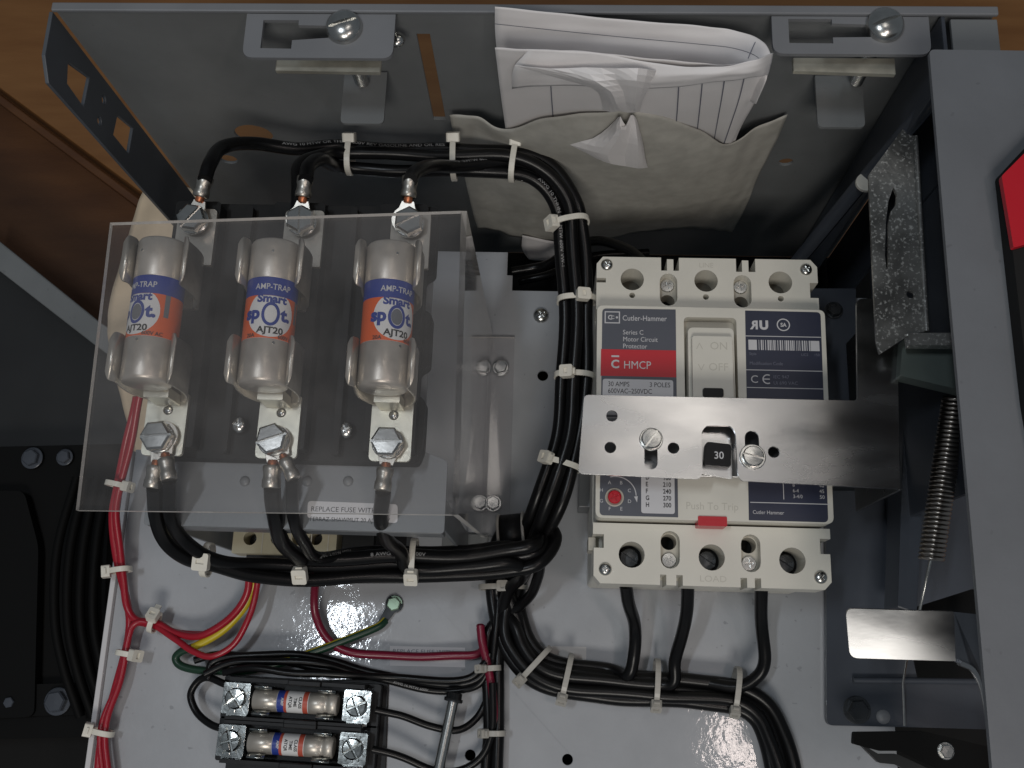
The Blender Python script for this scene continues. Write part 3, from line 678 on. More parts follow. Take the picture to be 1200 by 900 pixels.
FB = thing('fuse_block', 'black three-pole fuse block with metal clips and flat terminals', 'fuse block', (-180, 15, 118))
FX = [-225.0, -180.0, -134.5]; FZ = 160.0
bo = [(-233, -36), (-124.5, -36), (-122.5, -30), (-122.5, -10), (-126, -7), (-126, 3), (-122, 5), (-122, 28), (-126, 30), (-126, 44), (-122, 46), (-122, 77), (-237, 77), (-237, 30), (-233, 30)]
obj('base', MB().prism(rnd(bo, 2), 118.2, 126), 'base', FB, bevel=.8)
for i, fx in enumerate(FX):
    obj('pole_block', MB().prism(rr(fx-(8.5 if i == 0 else 11), fx+(9.5 if i == 2 else 11), -33, 74, 1.5), 126.1, 134.6), 'base', FB, bevel=1)
for i in range(2):
    xm = (FX[i]+FX[i+1])/2
    obj('barrier', MB().prism(rr(xm-1.4, xm+1.4, -34, 74, 1), 126.1, 131), 'base', FB, bevel=.6)
for px, py in ((280, 498), (405, 504), (432, 300)):
    s_ = screw(FB, H_PAN, P(px, py, 128), 3.6, 'zinc', random.random(), washer=0)
TL = []
for i, fx in enumerate(FX):
    xt = [-225.3, -179.4, -134.2][i]
    # terminal plates: each a bent tinned strip with its hole
    obj('terminal_plate', MB().prism(rnd([(xt-8.3, -37.2), (xt+8.3, -37.2), (xt+8.3, -11.8), (xt-8.3, -11.8)], [2.2, 2.2, .6, .6]), 134.7, 136.6, [circ(xt+.6, -18.6, 2.0, 16)]), 'tin', FB, bevel=.4)
    obj('pin', MB().lathe([(2, 134.8), (2, 136.2), (1.2, 136.9), (.05, 137)], 14, Matrix.Translation((xt+.6, -18.6, 0))), 'zinc', FB)
    xu = xt+2.5
    obj('terminal_plate', MB().prism(rnd([(xu-8.3, 44), (xu+8.3, 44), (xu+8.3, 69.5), (xu-8.3, 69.5)], [.6, .6, 2.2, 2.2]), 134.7, 136.6), 'clip', FB, bevel=.4)
    for (y0, y1, top) in ((24.5, 43.5, 1), (-15.0, 4.0, 0)):
        for s in (-1, 1):
            prof = [(s*5.0, 136.7), (s*8.5, 140.5), (s*10.8, 148), (s*11.0, 155), (s*10.5, 160), (s*10.0, 164.5), (s*11.2, 167.0), (s*12.8, 168.2)]
            pp = catmull([Vector((fx+a, 0, b)) for a, b in prof], 4); n_ = len(pp); mb = MB(); vs = []; fs = []
            for j, q in enumerate(pp):
                f_ = j/(n_-1); cut = max(0, (f_-0.86)/.14)**2*3.2
                for y in (y0+cut, y1-cut): vs.append((q.x, y, q.z))
            for j in range(n_-1): fs.append((2*j, 2*j+1, 2*j+3, 2*j+2))
            mb.add(vs, fs, True); o = obj('clip_leaf', mb, 'clip', FB); solid(o, .8)
        obj('clip_bridge', MB().prism(rr(fx-7, fx+7, y0, y1, 1), 134.8, 137), 'clip', FB, bevel=.3)
    obj('end_stop', MB().prism(rnd([(fx-5, -16.8), (fx+5, -16.8), (fx+5, -12.5), (fx-5, -12.5)], .5), 137, 150), 'tin', FB, bevel=.4)
    # hex slotted lug bolts
    screw(FB, H_HEXS, (xt-.6, -30.6, 139.4), 6.3, 'zinc', [0.1, 0.35, 0.0][i], washer=6.2, name='lug_bolt')
    screw(FB, H_HEXS, (xu, 62.6, 139.4), 6.3, 'zinc', [0.9, 1.6, 0.5][i], washer=6.2, name='lug_bolt')

def fuse(fx, rot, label, first):
    t = thing('cartridge_fuse', label, 'fuse', (fx, 15, FZ), 'large cartridge fuses side by side in the fuse block')
    Y = Matrix.Rotation(-PI/2, 4, 'X')                    # lathe axis z -> +y
    R = 9.7
    def cy(u, v, r=R+.13):
        a = u/r+rot; return Vector((r*math.sin(a), v, r*math.cos(a)))
    capm = 'nickel'
    o = obj('end_cap', MB().lathe([(.05, 27.9), (8.4, 28), (9.3, 27.6), (R+.05, 26.8), (R+.05, 11.8), (R-.1, 11.5)], 40, Y, capa=False, capb=False), capm, t, world=False)
    o = obj('end_cap', MB().lathe([(R-.1, -13.0), (R+.05, -13.3), (R+.05, -28.0), (9.4, -29.0), (8.7, -29.6), (.05, -29.6)], 40, Y, capa=False, capb=False), capm, t, world=False)
    obj('body', MB().lathe([(R-.15, 11.9), (R-.15, -13.4)], 40, Y, capa=False, capb=False), 'fwhite', t, world=False)
    for (yy, uu) in ((22, -1.5), (-14.5, 2.0)):
        q = cy(uu, yy, R+.02); obj('crimp_dimple', MB().tube([q, q*1.02+Vector((0, -q.y*.02, 0))], .55, 10), 'zinc', t, world=False)
    o = obj('label', MB().lathe([(R, 11.4), (R, -12.9)], 64, Y, capa=False, capb=False), 'orange', t, world=False)
    lb = o
    obj('blue_band', MB().lathe([(R+.03, 11.4), (R+.03, 4.0)], 64, Y, capa=False, capb=False), 'blue', lb, world=False)
    mb = MB(); nr, na = 8, 40; vs = []; fs = []
    for i in range(nr+1):
        for j in range(na):
            rr_ = 9.2*i/nr; a = 2*PI*j/na; vs.append(cy(rr_*math.cos(a), min(3.95, -3.2+rr_*math.sin(a)), R+.035))
    for i in range(nr):
        for j in range(na):
            k = (j+1) % na; fs.append((i*na+j, i*na+k, (i+1)*na+k, (i+1)*na+j))
    mb.add(vs, fs, True); obj('white_disc', mb, 'fwhite', lb, world=False)
    fn = lambda v: cy(v.x, v.y)
    mb = MB(); put_text(mb, 'AMP-TRAP', 3.3, 0, 6.4, fn=fn, bold=.01, sx=.9); obj('white_lettering', mb, 'print_white', lb, world=False)
    mb = MB(); put_text(mb, 'Smart', 4.3, 0, 1.3, fn=fn, bold=.045, sx=1.1)
    put_text(mb, 'sp', 6.9, -7.2, -5.4, fn=fn, bold=.05, sx=1.0); put_text(mb, 't.', 6.9, 5.9, -5.4, fn=fn, bold=.05)
    vs = []; n_ = 36
    for j in range(n_):
        a = 2*PI*j/n_
        for q in (1, .68): vs.append(cy(3.5*q*math.cos(a), -3.4+4.7*(q+.06*(q < 1))*math.sin(a), R+.14))
    mb.add(vs, [(2*j, 2*j+1, 2*((j+1) % n_)+1, 2*((j+1) % n_)) for j in range(n_)], True)
    obj('blue_lettering', mb, 'blue', lb, world=False)
    vs = [cy(2.3*q/4*math.cos(2*PI*j/20), -3.4+3.2*q/4*math.sin(2*PI*j/20), R+.10) for q in range(5) for j in range(20)]
    obj('indicator', MB().add(vs, [(q*20+j, q*20+(j+1) % 20, (q+1)*20+(j+1) % 20, (q+1)*20+j) for q in range(4) for j in range(20)], True), 'indgrey' if rot != 0.30 else 'fwhite', lb, world=False)
    mb = MB(); put_text(mb, 'AJT20', 3.4, 0.3, -6.9 if False else -5.9, fn=fn, bold=.01, sx=1.15)
    mb = MB(); put_text(mb, 'AJT20', 3.5, 0.3, -10.9, fn=fn, bold=.03, sx=1.15); put_text(mb, '20A', 2.1, -7.2, -12.6, fn=fn, bold=.02); put_text(mb, '600V AC', 2.1, 7.4, -12.6, fn=fn, bold=.02)
    obj('black_lettering', mb, 'print_black', lb, world=False)
    mb = MB()
    for k, (a, b, c, d) in enumerate([(10.6, 12.6, -5, 4)]):
        for i in range(3):
            u0 = a+(b-a)*i/3; u1 = a+(b-a)*(i+1)/3
            mb.add([cy(u0, c, R+.05), cy(u1, c, R+.05), cy(u1, d, R+.05), cy(u0, d, R+.05)], [(0, 1, 2, 3)])
    obj('side_patch', mb, 'indgrey', lb, world=False)
    mb = MB(); put_text(mb, 'MERSEN'[:0]+'FUSE J', 1.5, 0, 0, fn=lambda v: cy(11.9-v.y*1.0, v.x-.5, R+.09), bold=.02) if False else None
    return t
fuse(FX[0], math.radians(-22), 'leftmost large orange and blue labelled cartridge fuse, turned so its emblem faces left', True)
fuse(FX[1], 0.30, 'middle large orange and blue labelled cartridge fuse, its emblem facing straight out', False)
fuse(FX[2], math.radians(31), 'rightmost large orange and blue labelled cartridge fuse, nearest the wire bundle, emblem turned right', False)

# ---- clear cover over the fuses
AC = thing('clear_cover', 'clear acrylic cover bent over the three large fuses, footed on the white panel', 'plastic cover', (-170, 0, 0))
ac = [(-238.3, 42.8), (-235, -65.6), (-104.0, -63.6), (-106.2, 49.6)]
def panebox(mb, c, z0, z1):                    # faces: broad = slot 0, cut edges = slot 1
    vs = [(x, y, z1) for x, y in c]+[(x, y, z0) for x, y in c]
    mb.add(vs, [(0, 1, 2, 3), (7, 6, 5, 4)]); mb.cur = 1
    mb.add(vs, [(0, 4, 5, 1), (1, 5, 6, 2), (3, 7, 4, 0)]); mb.cur = 0; return mb
obj('top_sheet', panebox(MB(), ac, 178, 180.4), ['acrylic', 'acryledge'], AC)
a, b_ = ac[3], ac[2]
mb = MB()
def band(p0, p1, q0, q1, th):                  # upright sheet between two horizontal edges
    vs = [p0, p1, q1, q0]; vs = [Vector(v) for v in vs]; vs2 = [v+Vector(th) for v in vs]
    mb.add(vs+vs2, [(0, 1, 2, 3), (7, 6, 5, 4)]); mb.cur = 1
    mb.add(vs+vs2, [(0, 3, 7, 4), (1, 5, 6, 2)]); mb.cur = 0
band((a[0]+.05, a[1], 180.3), (b_[0]+.05, b_[1], 180.3), (-106.6, 59, 2.6), (-106.6, -50, 2.6), (2.2, 0, 0))
obj('side_sheet', mb, ['acrylic', 'acryledge'], AC)
obj('foot_sheet', panebox(MB(), [(-106.4, 59), (-106.4, -50), (-92, -50), (-92.6, 59)], 0.3, 2.5), ['acrylic', 'acryledge'], AC)
screw(AC, H_HEX, P(587, 431, 2.6), 3.7, 'steel', .2, washer=4.4, name='bolt'); screw(AC, H_HEX, P(578, 590, 2.6), 3.7, 'steel', .5, washer=4.4, name='bolt')

# ================================================================== wiring
def pts3(l): return [P(*q) if len(q) == 3 else Vector(q[:3]) for q in l]
def wire(name, label, m_, pts, r, group=None, lug=None, seg=8, cat='wire', text=None):
    """pts: world points.  lug: (bolt xyz, barrel xyz) -> ring lug as a part"""
    path = catmull(pts, seg); ph = random.random()*6; s_ = 0
    for i in range(1, len(path)-1):
        s_ += (path[i]-path[i-1]).length; e_ = min(1, i/6, (len(path)-1-i)/6)
        path[i] = path[i]+Vector((math.sin(s_*.11+ph), math.cos(s_*.13+ph*2), .5*math.sin(s_*.09+ph)))*.42*e_
    t = thing(name, label, cat, path[0], group)
    obj('insulation', MB().tube(path, r, 14), m_, t)
    for lg in ([lug] if lug else []):
        b0, b1 = Vector(lg[0]), Vector(lg[1]); d = (b1-b0); L = d.length; d.normalize()
        fm = frame(b0, d, Vector((0, 0, 1)).cross(d))
        mb = MB().prism([(x, y) for x, y in arc(0, 0, 6.2, 35, 325, 14)]+[(L-6, -2.6), (L-6, 2.6)], -.5, .5, [], fm)
        o = obj('ring_lug', mb, 'lug', t, bevel=.2)
        fy = frame(b0+d*(L-4.6)+Vector((0, 0, .5)), Vector((0, 0, 1)).cross(d), Vector((0, 0, 1)))  # axis along d
        ax = d.to_track_quat('Z', 'Y').to_matrix().to_4x4(); ax.translation = b0+d*(L-4.8)+Vector((0, 0, .6))
        rb_ = r+.35
        mb = MB().lathe([(rb_-.5, 0), (rb_, .4), (rb_, 2.2), (rb_-.35, 3.2), (rb_-.35, 5), (rb_, 6), (rb_, 8.6), (rb_-.4, 9)], 16, ax, capa=False)
        obj('crimp_barrel', mb, 'lug', o)
        ax2 = ax.copy(); ax2.translation = ax.translation-d*2.2
        obj('copper_strands', MB().lathe([(r*.5, 0), (r*.62, .5), (r*.62, 3)], 10, ax2), 'copper', o)
    if text:
        s_, size, start, up_ = text
        cum = [0]
        for i in range(1, len(path)): cum.append(cum[-1]+(path[i]-path[i-1]).length)
        def fn(v):
            s = start+v.x; i = 0
            while i < len(cum)-2 and cum[i+1] < s: i += 1
            f = (s-cum[i])/max(1e-6, cum[i+1]-cum[i]); c = path[i].lerp(path[i+1], f); tt = (path[i+1]-path[i]).normalized()
            side = Vector((0, 0, 1)).cross(tt).normalized(); upv = tt.cross(side)
            a = v.y/r+up_
            return c+(upv*math.cos(a)+side*math.sin(a))*(r+.05)
        mb = MB(); put_text(mb, s_, size, 0, -size*.35, fn=fn, align='LEFT', sx=1.25)
        obj('lettering', mb, 'wireprint', t)
    return t
def along(path, n_, z_, tw=0.0):              # shift a route sideways / upward, as one strand of a bundle
    out = []; k = len(path)
    for i, p in enumerate(path):
        t = (path[min(i+1, k-1)]-path[max(i-1, 0)]); h = Vector((-t.y, t.x, 0))
        if h.length < 1e-6: h = Vector((1, 0, 0))
        h.normalize(); a = tw*i
        out.append(p+h*(n_*math.cos(a)-z_*math.sin(a))+Vector((0, 0, 1))*(n_*math.sin(a)+z_*math.cos(a)))
    return out
WR = 3.05
top_route = pts3([(400, 184, 100), (470, 187, 97), (532, 188, 95), (602, 190, 92), (640, 206, 88), (664, 240, 82), (670, 280, 75), (675, 350, 66), (673, 440, 60), (668, 500, 56), (657, 545, 54), (642, 592, 50)])
down_route = pts3([(622, 636, 36), (602, 668, 18), (596, 700, 9)])
low_route = pts3([(600, 735, 9), (610, 760, 9), (630, 782, 9), (663, 795, 9), (715, 801, 9)])
low2 = pts3([(769, 804, 9), (815, 807, 9)])
end_route = pts3([(862, 812, 9), (893, 830, 9), (910, 862, 9), (922, 905, 9), (928, 960, 9)])
offs = [(-5.6, 0), (0, 0), (5.4, 0), (0, 4.7)]
up_lugs = [((228, 258, 138.4), (239, 219, 142)), ((352, 258, 138.4), (357, 219, 142)), ((476, 258, 138.4), (480, 219, 142))]
grp = 'black power wires of the large loom'
bk = [pts3([(737, 790, 16), (743, 765, 20), (743, 735, 28), (738, 708, 44), (733, 684, 56)]),
      pts3([(790, 800, 16), (791, 775, 20), (798, 745, 30), (806, 712, 44), (806, 684, 56)]),
      pts3([(862, 806, 14), (885, 795, 18), (895, 775, 22), (893, 735, 32), (892, 684, 54)])]
starts = [pts3([(240, 211, 146), (246, 190, 142), (262, 173, 130), (300, 168, 115), (350, 174, 106)]),
          pts3([(358, 211, 146), (362, 196, 140), (378, 186, 124)]),
          pts3([(481, 211, 146), (488, 201, 138), (512, 194, 116), (545, 195, 101)])]
nm = [('black wire from the top of the leftmost large fuse to the breaker\'s left load hole', 0, 2),
      ('black wire from the top of the middle large fuse to the breaker\'s middle load hole', 1, 0),
      ('black wire from the top of the rightmost large fuse to the breaker\'s right load hole', 2, 1)]
def up_lug(i): return (P(*up_lugs[i][0]), P(*up_lugs[i][1]))
low_full = low_route+low2
for i in range(3):
    oi = offs[nm[i][2]]
    tr_ = top_route[(3 if i == 2 else (0 if i else 0)):]
    body = along(tr_+down_route, *oi)
    nlow = [5, 6, 7][i]
    lo_ = along(low_route+low2, [6.5, 1.2, 3.9][i], [0, 4.6, 0][i])[:[5, 6, 7][i]]
    if i == 0: lo_ = lo_[:5]
    wire('power_wire', nm[i][0], 'blackwire', starts[i]+body+lo_+bk[i], WR, grp, up_lug(i), text=[("AWG 10 MTW OR THHN 600V REV GASOLINE AND OIL RES", 2.3, 62, .25), ("AWG 10 THHN OR MTW 600V VW-1", 2.2, 150, .2), ("C(UL) AWG 10 MTW 600V", 2.2, 40, .3)][i])
# second lead on the middle lug's pole
wire('power_wire', 'second black wire rising behind the middle fuse lug into the upper loom', 'blackwire',
     pts3([(349, 250, 136), (349, 215, 134), (352, 195, 128), (372, 184, 116)])+along(top_route+down_route, *offs[3])+along(low_route[:-1]+pts3([(715, 801, 9)])+low2+end_route, -4.2, 4.5), WR, grp)
# leads from the lower lugs
low_b = pts3([(300, 661, 82), (360, 664, 72), (420, 662, 64), (485, 660, 58), (550, 660, 54), (598, 654, 52)])
turn = pts3([(628, 646, 52), (637, 632, 44), (624, 622, 34), (604, 626, 24), (591, 650, 13), (588, 690, 9)])
turn2 = pts3([(620, 664, 44), (616, 682, 28), (598, 700, 14)])
lugb = [((190, 511, 137.3), (181, 560, 136)), ((191, 511, 138.6), (197, 551, 138.6)), ((322, 516, 137.3), (319, 560, 136)), ((323, 516, 138.6), (340, 551, 138.6)), ((456, 521, 138), (450, 563, 138))]
sts = [[(181, 571, 136), (183, 603, 124), (194, 634, 110), (218, 653, 100), (250, 661, 92)], [(198, 563, 138), (200, 600, 126), (210, 628, 112), (232, 648, 102), (258, 657, 94)],
       [(319, 571, 136), (321, 602, 124), (331, 634, 104), (352, 655, 84)], [(342, 562, 138), (345, 604, 126), (354, 634, 106), (372, 652, 84)], [(449, 576, 136), (447, 606, 124), (454, 634, 94), (470, 648, 74)]]
lw = [('black wire under the leftmost fuse, left of the two on its bottom lug', -5.5, 0, 0, turn), ('black wire under the leftmost fuse, right of the two on its bottom lug', 0, 0, 0, turn),
      ('black wire under the middle fuse, left of the two on its bottom lug', 2.8, 4.6, 1, turn), ('black wire under the middle fuse, right of the two on its bottom lug', 5.6, 0, 2, turn2), ('single black wire on the bottom lug of the rightmost large fuse', -2.6, 4.5, 3, turn2)]
for i, (lb_, n_, z_, sk, tn) in enumerate(lw):
    base_ = along(low_b[sk:]+tn, n_, z_)
    if i in (0, 1, 2):
        rest = along(low_route+low2+end_route, [-6.8, -1.5, 3.4][i], [0, 0, 1.0][i])
    else:
        rest = along(pts3([(582, 735, 8), (577, 775, 8), (577, 820, 8), (578, 870, 8), (574, 930, 8)]), [-2.6, 2.6][i-3], 0)
    wire('power_wire', lb_, 'blackwire', pts3(sts[i])+base_+rest, [3.1, 2.9, 3.4, 2.6, 3.1][i], grp, (P(*lugb[i][0]), P(*lugb[i][1])),
         text=[None, ("AWG 10 MTW OR THHN 600V GASOLINE AND OIL RESISTANT II VW-1", 2.1, 395, -.35), ("8 AWG THHN 600V", 2.3, 95, 0.2), ("AWG 12 MTW 600V", 2.0, 60, .2), None][i])

# dark lead behind the envelope, from behind the bundle to the breaker top, and one deep behind the panel
wire('line_wire', 'black wire curving from behind the loom to the top of the breaker', 'blackwire', pts3([(600, 318, -20), (635, 312, -18), (665, 295, 0), (700, 282, 20), (735, 292, 40), (760, 312, 55)]), 2.6)
wire('line_wire', 'dark wire lying in the black gap above the white panel', 'blackwire', pts3([(608, 330, -30), (640, 322, -28), (700, 300, -30), (760, 296, -34)]), 2.4)

# P-clamp round the loom
PCp = P(601, 627, 33); t = thing('loom_clamp', 'round black cable clamp with pale rims where the looms cross', 'cable clamp', PCp)
ax = Vector((1, .12, .1)).normalized().to_track_quat('Z', 'Y').to_matrix().to_4x4(); ax.translation = PCp-Vector((1, .12, .1)).normalized()*6
obj('sleeve', MB().lathe([(9.2, 0), (10.2, 0), (10.2, 12), (9.2, 12), (9.2, 0)], 32, ax, capa=False, capb=False), 'black', t)
for k in (0, 12):
    obj('rim', MB().tube([ax @ Vector((10.2*math.cos(a), 10.2*math.sin(a), k)) for a in [2*PI*i/32 for i in range(32)]], .75, 8, closed=True), 'tieclear', t)

# ---- cable ties
def tie(px, py, z, th, a, b, head, label, m_='tie', w_=2.7, hs=1.0, tail=None):
    """ring of half-width a, half-height b round a bundle running in direction th (degrees, in the panel plane); head = angle round the ring"""
    c = P(px, py, z); d = Vector((math.cos(math.radians(th)), math.sin(math.radians(th)), 0)); nn = Vector((-d.y, d.x, 0)); up_ = Vector((0, 0, 1))
    t = thing('cable_tie', label, 'cable tie', c, 'white nylon cable ties on the wires')
    mb = MB(); vs = []; fs = []; n_ = 36
    for i in range(n_):
        an = 2*PI*i/n_; e = Vector((math.copysign(abs(math.cos(an))**.8, math.cos(an)), math.copysign(abs(math.sin(an))**.8, math.sin(an))))
        q = nn*(a*e.x)+up_*(b*e.y); q1 = nn*((a+1.0)*e.x)+up_*((b+1.0)*e.y)
        for (qq, s) in ((q, -w_/2), (q1, -w_/2), (q1, w_/2), (q, w_/2)): vs.append(c+qq+d*s)
    for i in range(n_):
        k = (i+1) % n_
        for j in range(4): fs.append((i*4+j, i*4+(j+1) % 4, k*4+(j+1) % 4, k*4+j))
    mb.add(vs, fs, False); obj('strap', mb, m_, t, bevel=.2)
    an = math.radians(head); q = nn*((a+1.6)*math.cos(an))+up_*((b+1.6)*math.sin(an)); rd = (nn*math.cos(an)+up_*math.sin(an)).normalized(); tg_ = rd.cross(d)
    fm = Matrix.Identity(4)
    for i in range(3): fm[i][0] = d[i]; fm[i][1] = tg_[i]; fm[i][2] = rd[i]; fm[i][3] = (c+q)[i]
    mb = MB(); mb.prism(rr(-2.9*hs, 2.9*hs, -3.2*hs, 3.2*hs, .9), -1.6, 2.4, [rr(-1.5*hs, 1.5*hs, -.9, .9, .2)], fm); mb.prism(rr(-2.2*hs, 2.2*hs, -2.2, 2.2, .4), -1.2, 1.6, [], fm)
    h_ = obj('head', mb, m_, t, bevel=.4)
    mb = MB().box(-1.5, 1.5, 3.0, 3.0+(tail or 1.2), 0.0, 1.1, fm); obj('tail', mb, m_, t, bevel=.2)
    return t
tie(410, 184, 100, 0, 7.6, 6, 35, 'white cable tie on the upper loom above the middle large fuse')
tie(532, 187, 95, 2, 9.2, 7, 35, 'long white cable tie on the upper loom beside the envelope\'s left edge', hs=1.1)
tie(602, 190, 93, -6, 8.6, 7, 35, 'white cable tie on the upper loom just before it bends down')
tie(668, 262, 80, -78, 8.4, 7, 150, 'white cable tie just below the bend of the loom, over the envelope', hs=1.1)
tie(676, 352, 66, -88, 8.8, 6.6, 75, 'white cable tie on the upright loom left of the breaker\'s top')
tie(673, 441, 60, -91, 8.8, 6.6, 110, 'white cable tie on the upright loom beside the red breaker label')
tie(658, 544, 54, -105, 8.8, 6.6, 135, 'white cable tie on the upright loom left of the operator plate')
tie(243, 656, 94, -4, 6.4, 5, 100, 'white cable tie below the leftmost large fuse where two wires join', hs=1.15)
tie(356, 658, 73, 3, 9.5, 6, 125, 'white cable tie on the lower loom below the middle large fuse', hs=1.1)
tie(485, 657, 60, 0, 9.4, 7, 135, 'white cable tie on the lower loom below the rightmost large fuse', hs=1.05)
tie(590, 688, 12, -88, 11.5, 7, 90, 'pale cable tie right below the crossing of the looms', 'tieclear', hs=.9)
tie(627, 778, 11, -42, 10.5, 7.5, -150 if False else 150, 'pale cable tie at the bend of the bottom loom', 'tieclear', hs=.9)
tie(664, 793, 11, -12, 10.5, 7.5, 150, 'second pale cable tie, right of the bend of the bottom loom', 'tieclear', hs=.9)
tie(769, 800, 11, -3, 10.5, 7.5, 150, 'pale cable tie on the bottom loom between the left and middle breaker wires', 'tieclear', hs=.9)
tie(862, 808, 11, -8, 10, 7.5, 150, 'pale cable tie at the right end of the bottom loom before it turns down', 'tieclear', hs=.85)

# ---- red wires at the left edge of the panel
rr_ = 1.9
rg = 'red control wires'
wire('control_wire', 'red wire down the panel edge, branching to the beige terminal block', 'redwire', pts3([(164, 462, 40), (153, 520, 30), (142, 568, 24), (136, 605, 20), (140, 645, 14), (145, 680, 10), (150, 712, 8), (160, 727, 8), (182, 729, 9), (205, 741, 10), (236, 745, 12), (268, 727, 14), (288, 697, 18), (292, 662, 22)]), rr_, rg)
wire('control_wire', 'red wire hugging the panel edge from the clear cover to the lower border', 'redwire', pts3([(160, 465, 36), (148, 520, 27), (137, 568, 21), (131, 605, 17), (137, 650, 12), (147, 700, 8), (151, 735, 6), (147, 766, 6), (134, 812, 6), (119, 858, 6), (114, 920, 6)]), rr_, rg)
wire('control_wire', 'red wire swinging lowest below the yellow wire up to the terminal block', 'redwire', pts3([(130, 930, 9), (124, 858, 9), (140, 800, 9), (150, 750, 9), (160, 731, 9), (182, 733, 9), (205, 748, 12), (225, 763, 14), (248, 770, 15), (275, 755, 15), (293, 722, 17), (300, 690, 18), (301, 662, 22)]), 1.6, rg)
wire('control_wire', 'darker red wire beside the yellow wire rising into the terminal block', 'redwire', pts3([(122, 920, 7), (118, 858, 7), (138, 802, 7), (146, 760, 8), (158, 733, 8), (180, 734, 6), (215, 741, 8), (250, 741, 9), (275, 725, 10), (290, 700, 14), (297, 662, 20)]), 1.5, rg)
# green wire with yellow stripe
gp = catmull(pts3([(305, 662, 20), (296, 690, 16), (286, 712, 13), (262, 738, 11), (232, 756, 10), (212, 764, 9), (206, 772, 8), (214, 781, 8), (240, 786, 9), (285, 786, 12), (325, 778, 12), (365, 765, 10), (410, 748, 8), (442, 735, 6), (452, 727, 4)]), 8)
t = thing('ground_wire', 'green and yellow ground wire looping from the terminal block to the green screw', 'wire', gp[0])
mb = MB().tube(gp, 2.0, 16, caps=False)
cnt = 0
for i in range(len(gp)-1):
    f_ = i/(len(gp)-1)
    for j in range(16):
        if f_ < .30: yel = True
        elif f_ < .46: yel = j in (4, 5, 6, 7, 8, 9, 10) if f_ < .4 else j in (3, 4, 5, 6, 7)
        elif f_ < .60: yel = False
        else: yel = j in (10, 11, 12, 13)
        mb.mi[cnt] = 1 if yel else 0; cnt += 1
obj('insulation', mb, ['greenwire', 'yellowwire'], t)
b0, b1 = P(462, 708, 1.5), P(446, 732, 3); d = (b1-b0).normalized()
obj('ring_lug', MB().prism(arc(0, 0, 4.6, 35, 325, 12)+[((b1-b0).length, -1.8), ((b1-b0).length, 1.8)], -.4, .4, [], frame(b0, d, Vector((0, 0, 1)).cross(d))), 'darksteel', t, bevel=.2)

dr = wire('control_wire', 'dark red wire dropping from the terminal block and crossing the panel sticker', 'darkredwire', pts3([(371, 664, 24), (369, 695, 14), (371, 722, 9), (384, 748, 8), (410, 764, 8), (460, 769, 6), (520, 768, 6), (556, 768, 7), (566, 758, 9), (563, 740, 9), (563, 733, 8)]), 2.1, rg)
wire('control_wire', 'dark red wire going down beside the bottom loom to the lower edge', 'darkredwire', pts3([(563, 733, 13), (566, 755, 13), (571, 783, 12), (578, 820, 10), (584, 860, 8), (583, 930, 6)]), 2.1, rg)
# small black control wires
sg = 'thin black control wires around the small fuse holders'
for lb_, l in [('thin black wire from the bottom loom swooping into the upper small fuse holder', [(584, 705, 12), (580, 745, 12), (577, 790, 10), (572, 815, 8), (558, 840, 8), (535, 856, 10), (505, 852, 12), (470, 838, 14), (440, 832, 16)]),
               ('thin black wire entering the right end of the lower small fuse holder', [(577, 800, 14), (578, 850, 12), (565, 885, 10), (540, 903, 9), (510, 902, 10), (475, 888, 13), (436, 878, 16)]),
               ('thin black wire looping at the left between both small fuse holders', [(280, 808, 16), (262, 800, 15), (245, 793, 13), (232, 798, 12), (223, 815, 11), (230, 836, 11), (248, 850, 13), (272, 855, 15)]),
               ('thin black wire passing above the small fuse holders, uppermost of the cluster', [(244, 796, 14), (250, 776, 14), (290, 768, 14), (340, 766, 12), (390, 775, 10), (440, 788, 9), (500, 801, 9), (545, 800, 9), (566, 790, 10), (574, 765, 12)]),
               ('thin black wire above the small fuse holders, in the middle of the cluster', [(228, 774, 11), (262, 766, 11), (310, 772, 10), (360, 781, 8), (410, 786, 7), (470, 800, 6), (520, 807, 6), (556, 802, 8), (572, 780, 10)]),
               ('thin black wire above the small fuse holders, lowest of the cluster', [(240, 790, 16), (275, 775, 16), (330, 776, 16), (380, 778, 15), (430, 792, 10), (490, 806, 8), (530, 809, 7), (560, 803, 9), (575, 780, 11)]),
               ('thin black wire snaking between the green wire and the upper small fuse holder', [(262, 788, 17), (300, 782, 20), (350, 790, 20), (400, 790, 18), (450, 793, 11), (500, 797, 11), (548, 794, 12), (570, 775, 13)]),
               ('thin black wire running straight down right beside the dark red wire', [(590, 700, 7), (584, 750, 6), (584, 800, 6), (585, 850, 6), (580, 930, 6)])]:
    wire('control_wire', lb_, 'blackwire', pts3(l), 1.8, sg, text=("AWG 16 MTW 600V", 1.6, 95, 0) if 'lowest' in lb_ else None)

tie(137, 568, 25, -100, 4.8, 4, 15, 'yellowish cable tie on the red wires seen through the clear cover', hs=.9, tail=2)
tie(141, 668, 12, -80, 4.8, 4, -160 if False else 165, 'cable tie on the red wires at the panel edge, above the branching', hs=1.05)
tie(181, 729, 9, -15, 4.6, 4, 60, 'cable tie on the branch of red wires leading right', hs=.95, tail=3)
tie(149, 766, 8, -98, 4.6, 4, 30, 'cable tie on the red wires just below the branching', hs=1.0, tail=1)
tie(120, 858, 8, -100, 4.8, 4, 160, 'lowest cable tie on the red wires at the left panel edge', hs=1.1)
tie(574, 783, 12, -85, 4.6, 4, 130, 'small pale cable tie on the dark red wire above the long rod', 'tieclear', hs=.7)
tie(580, 859, 10, -88, 4.4, 4, 150, 'small pale cable tie on the dark red wire near the bottom edge', 'tieclear', hs=.75)

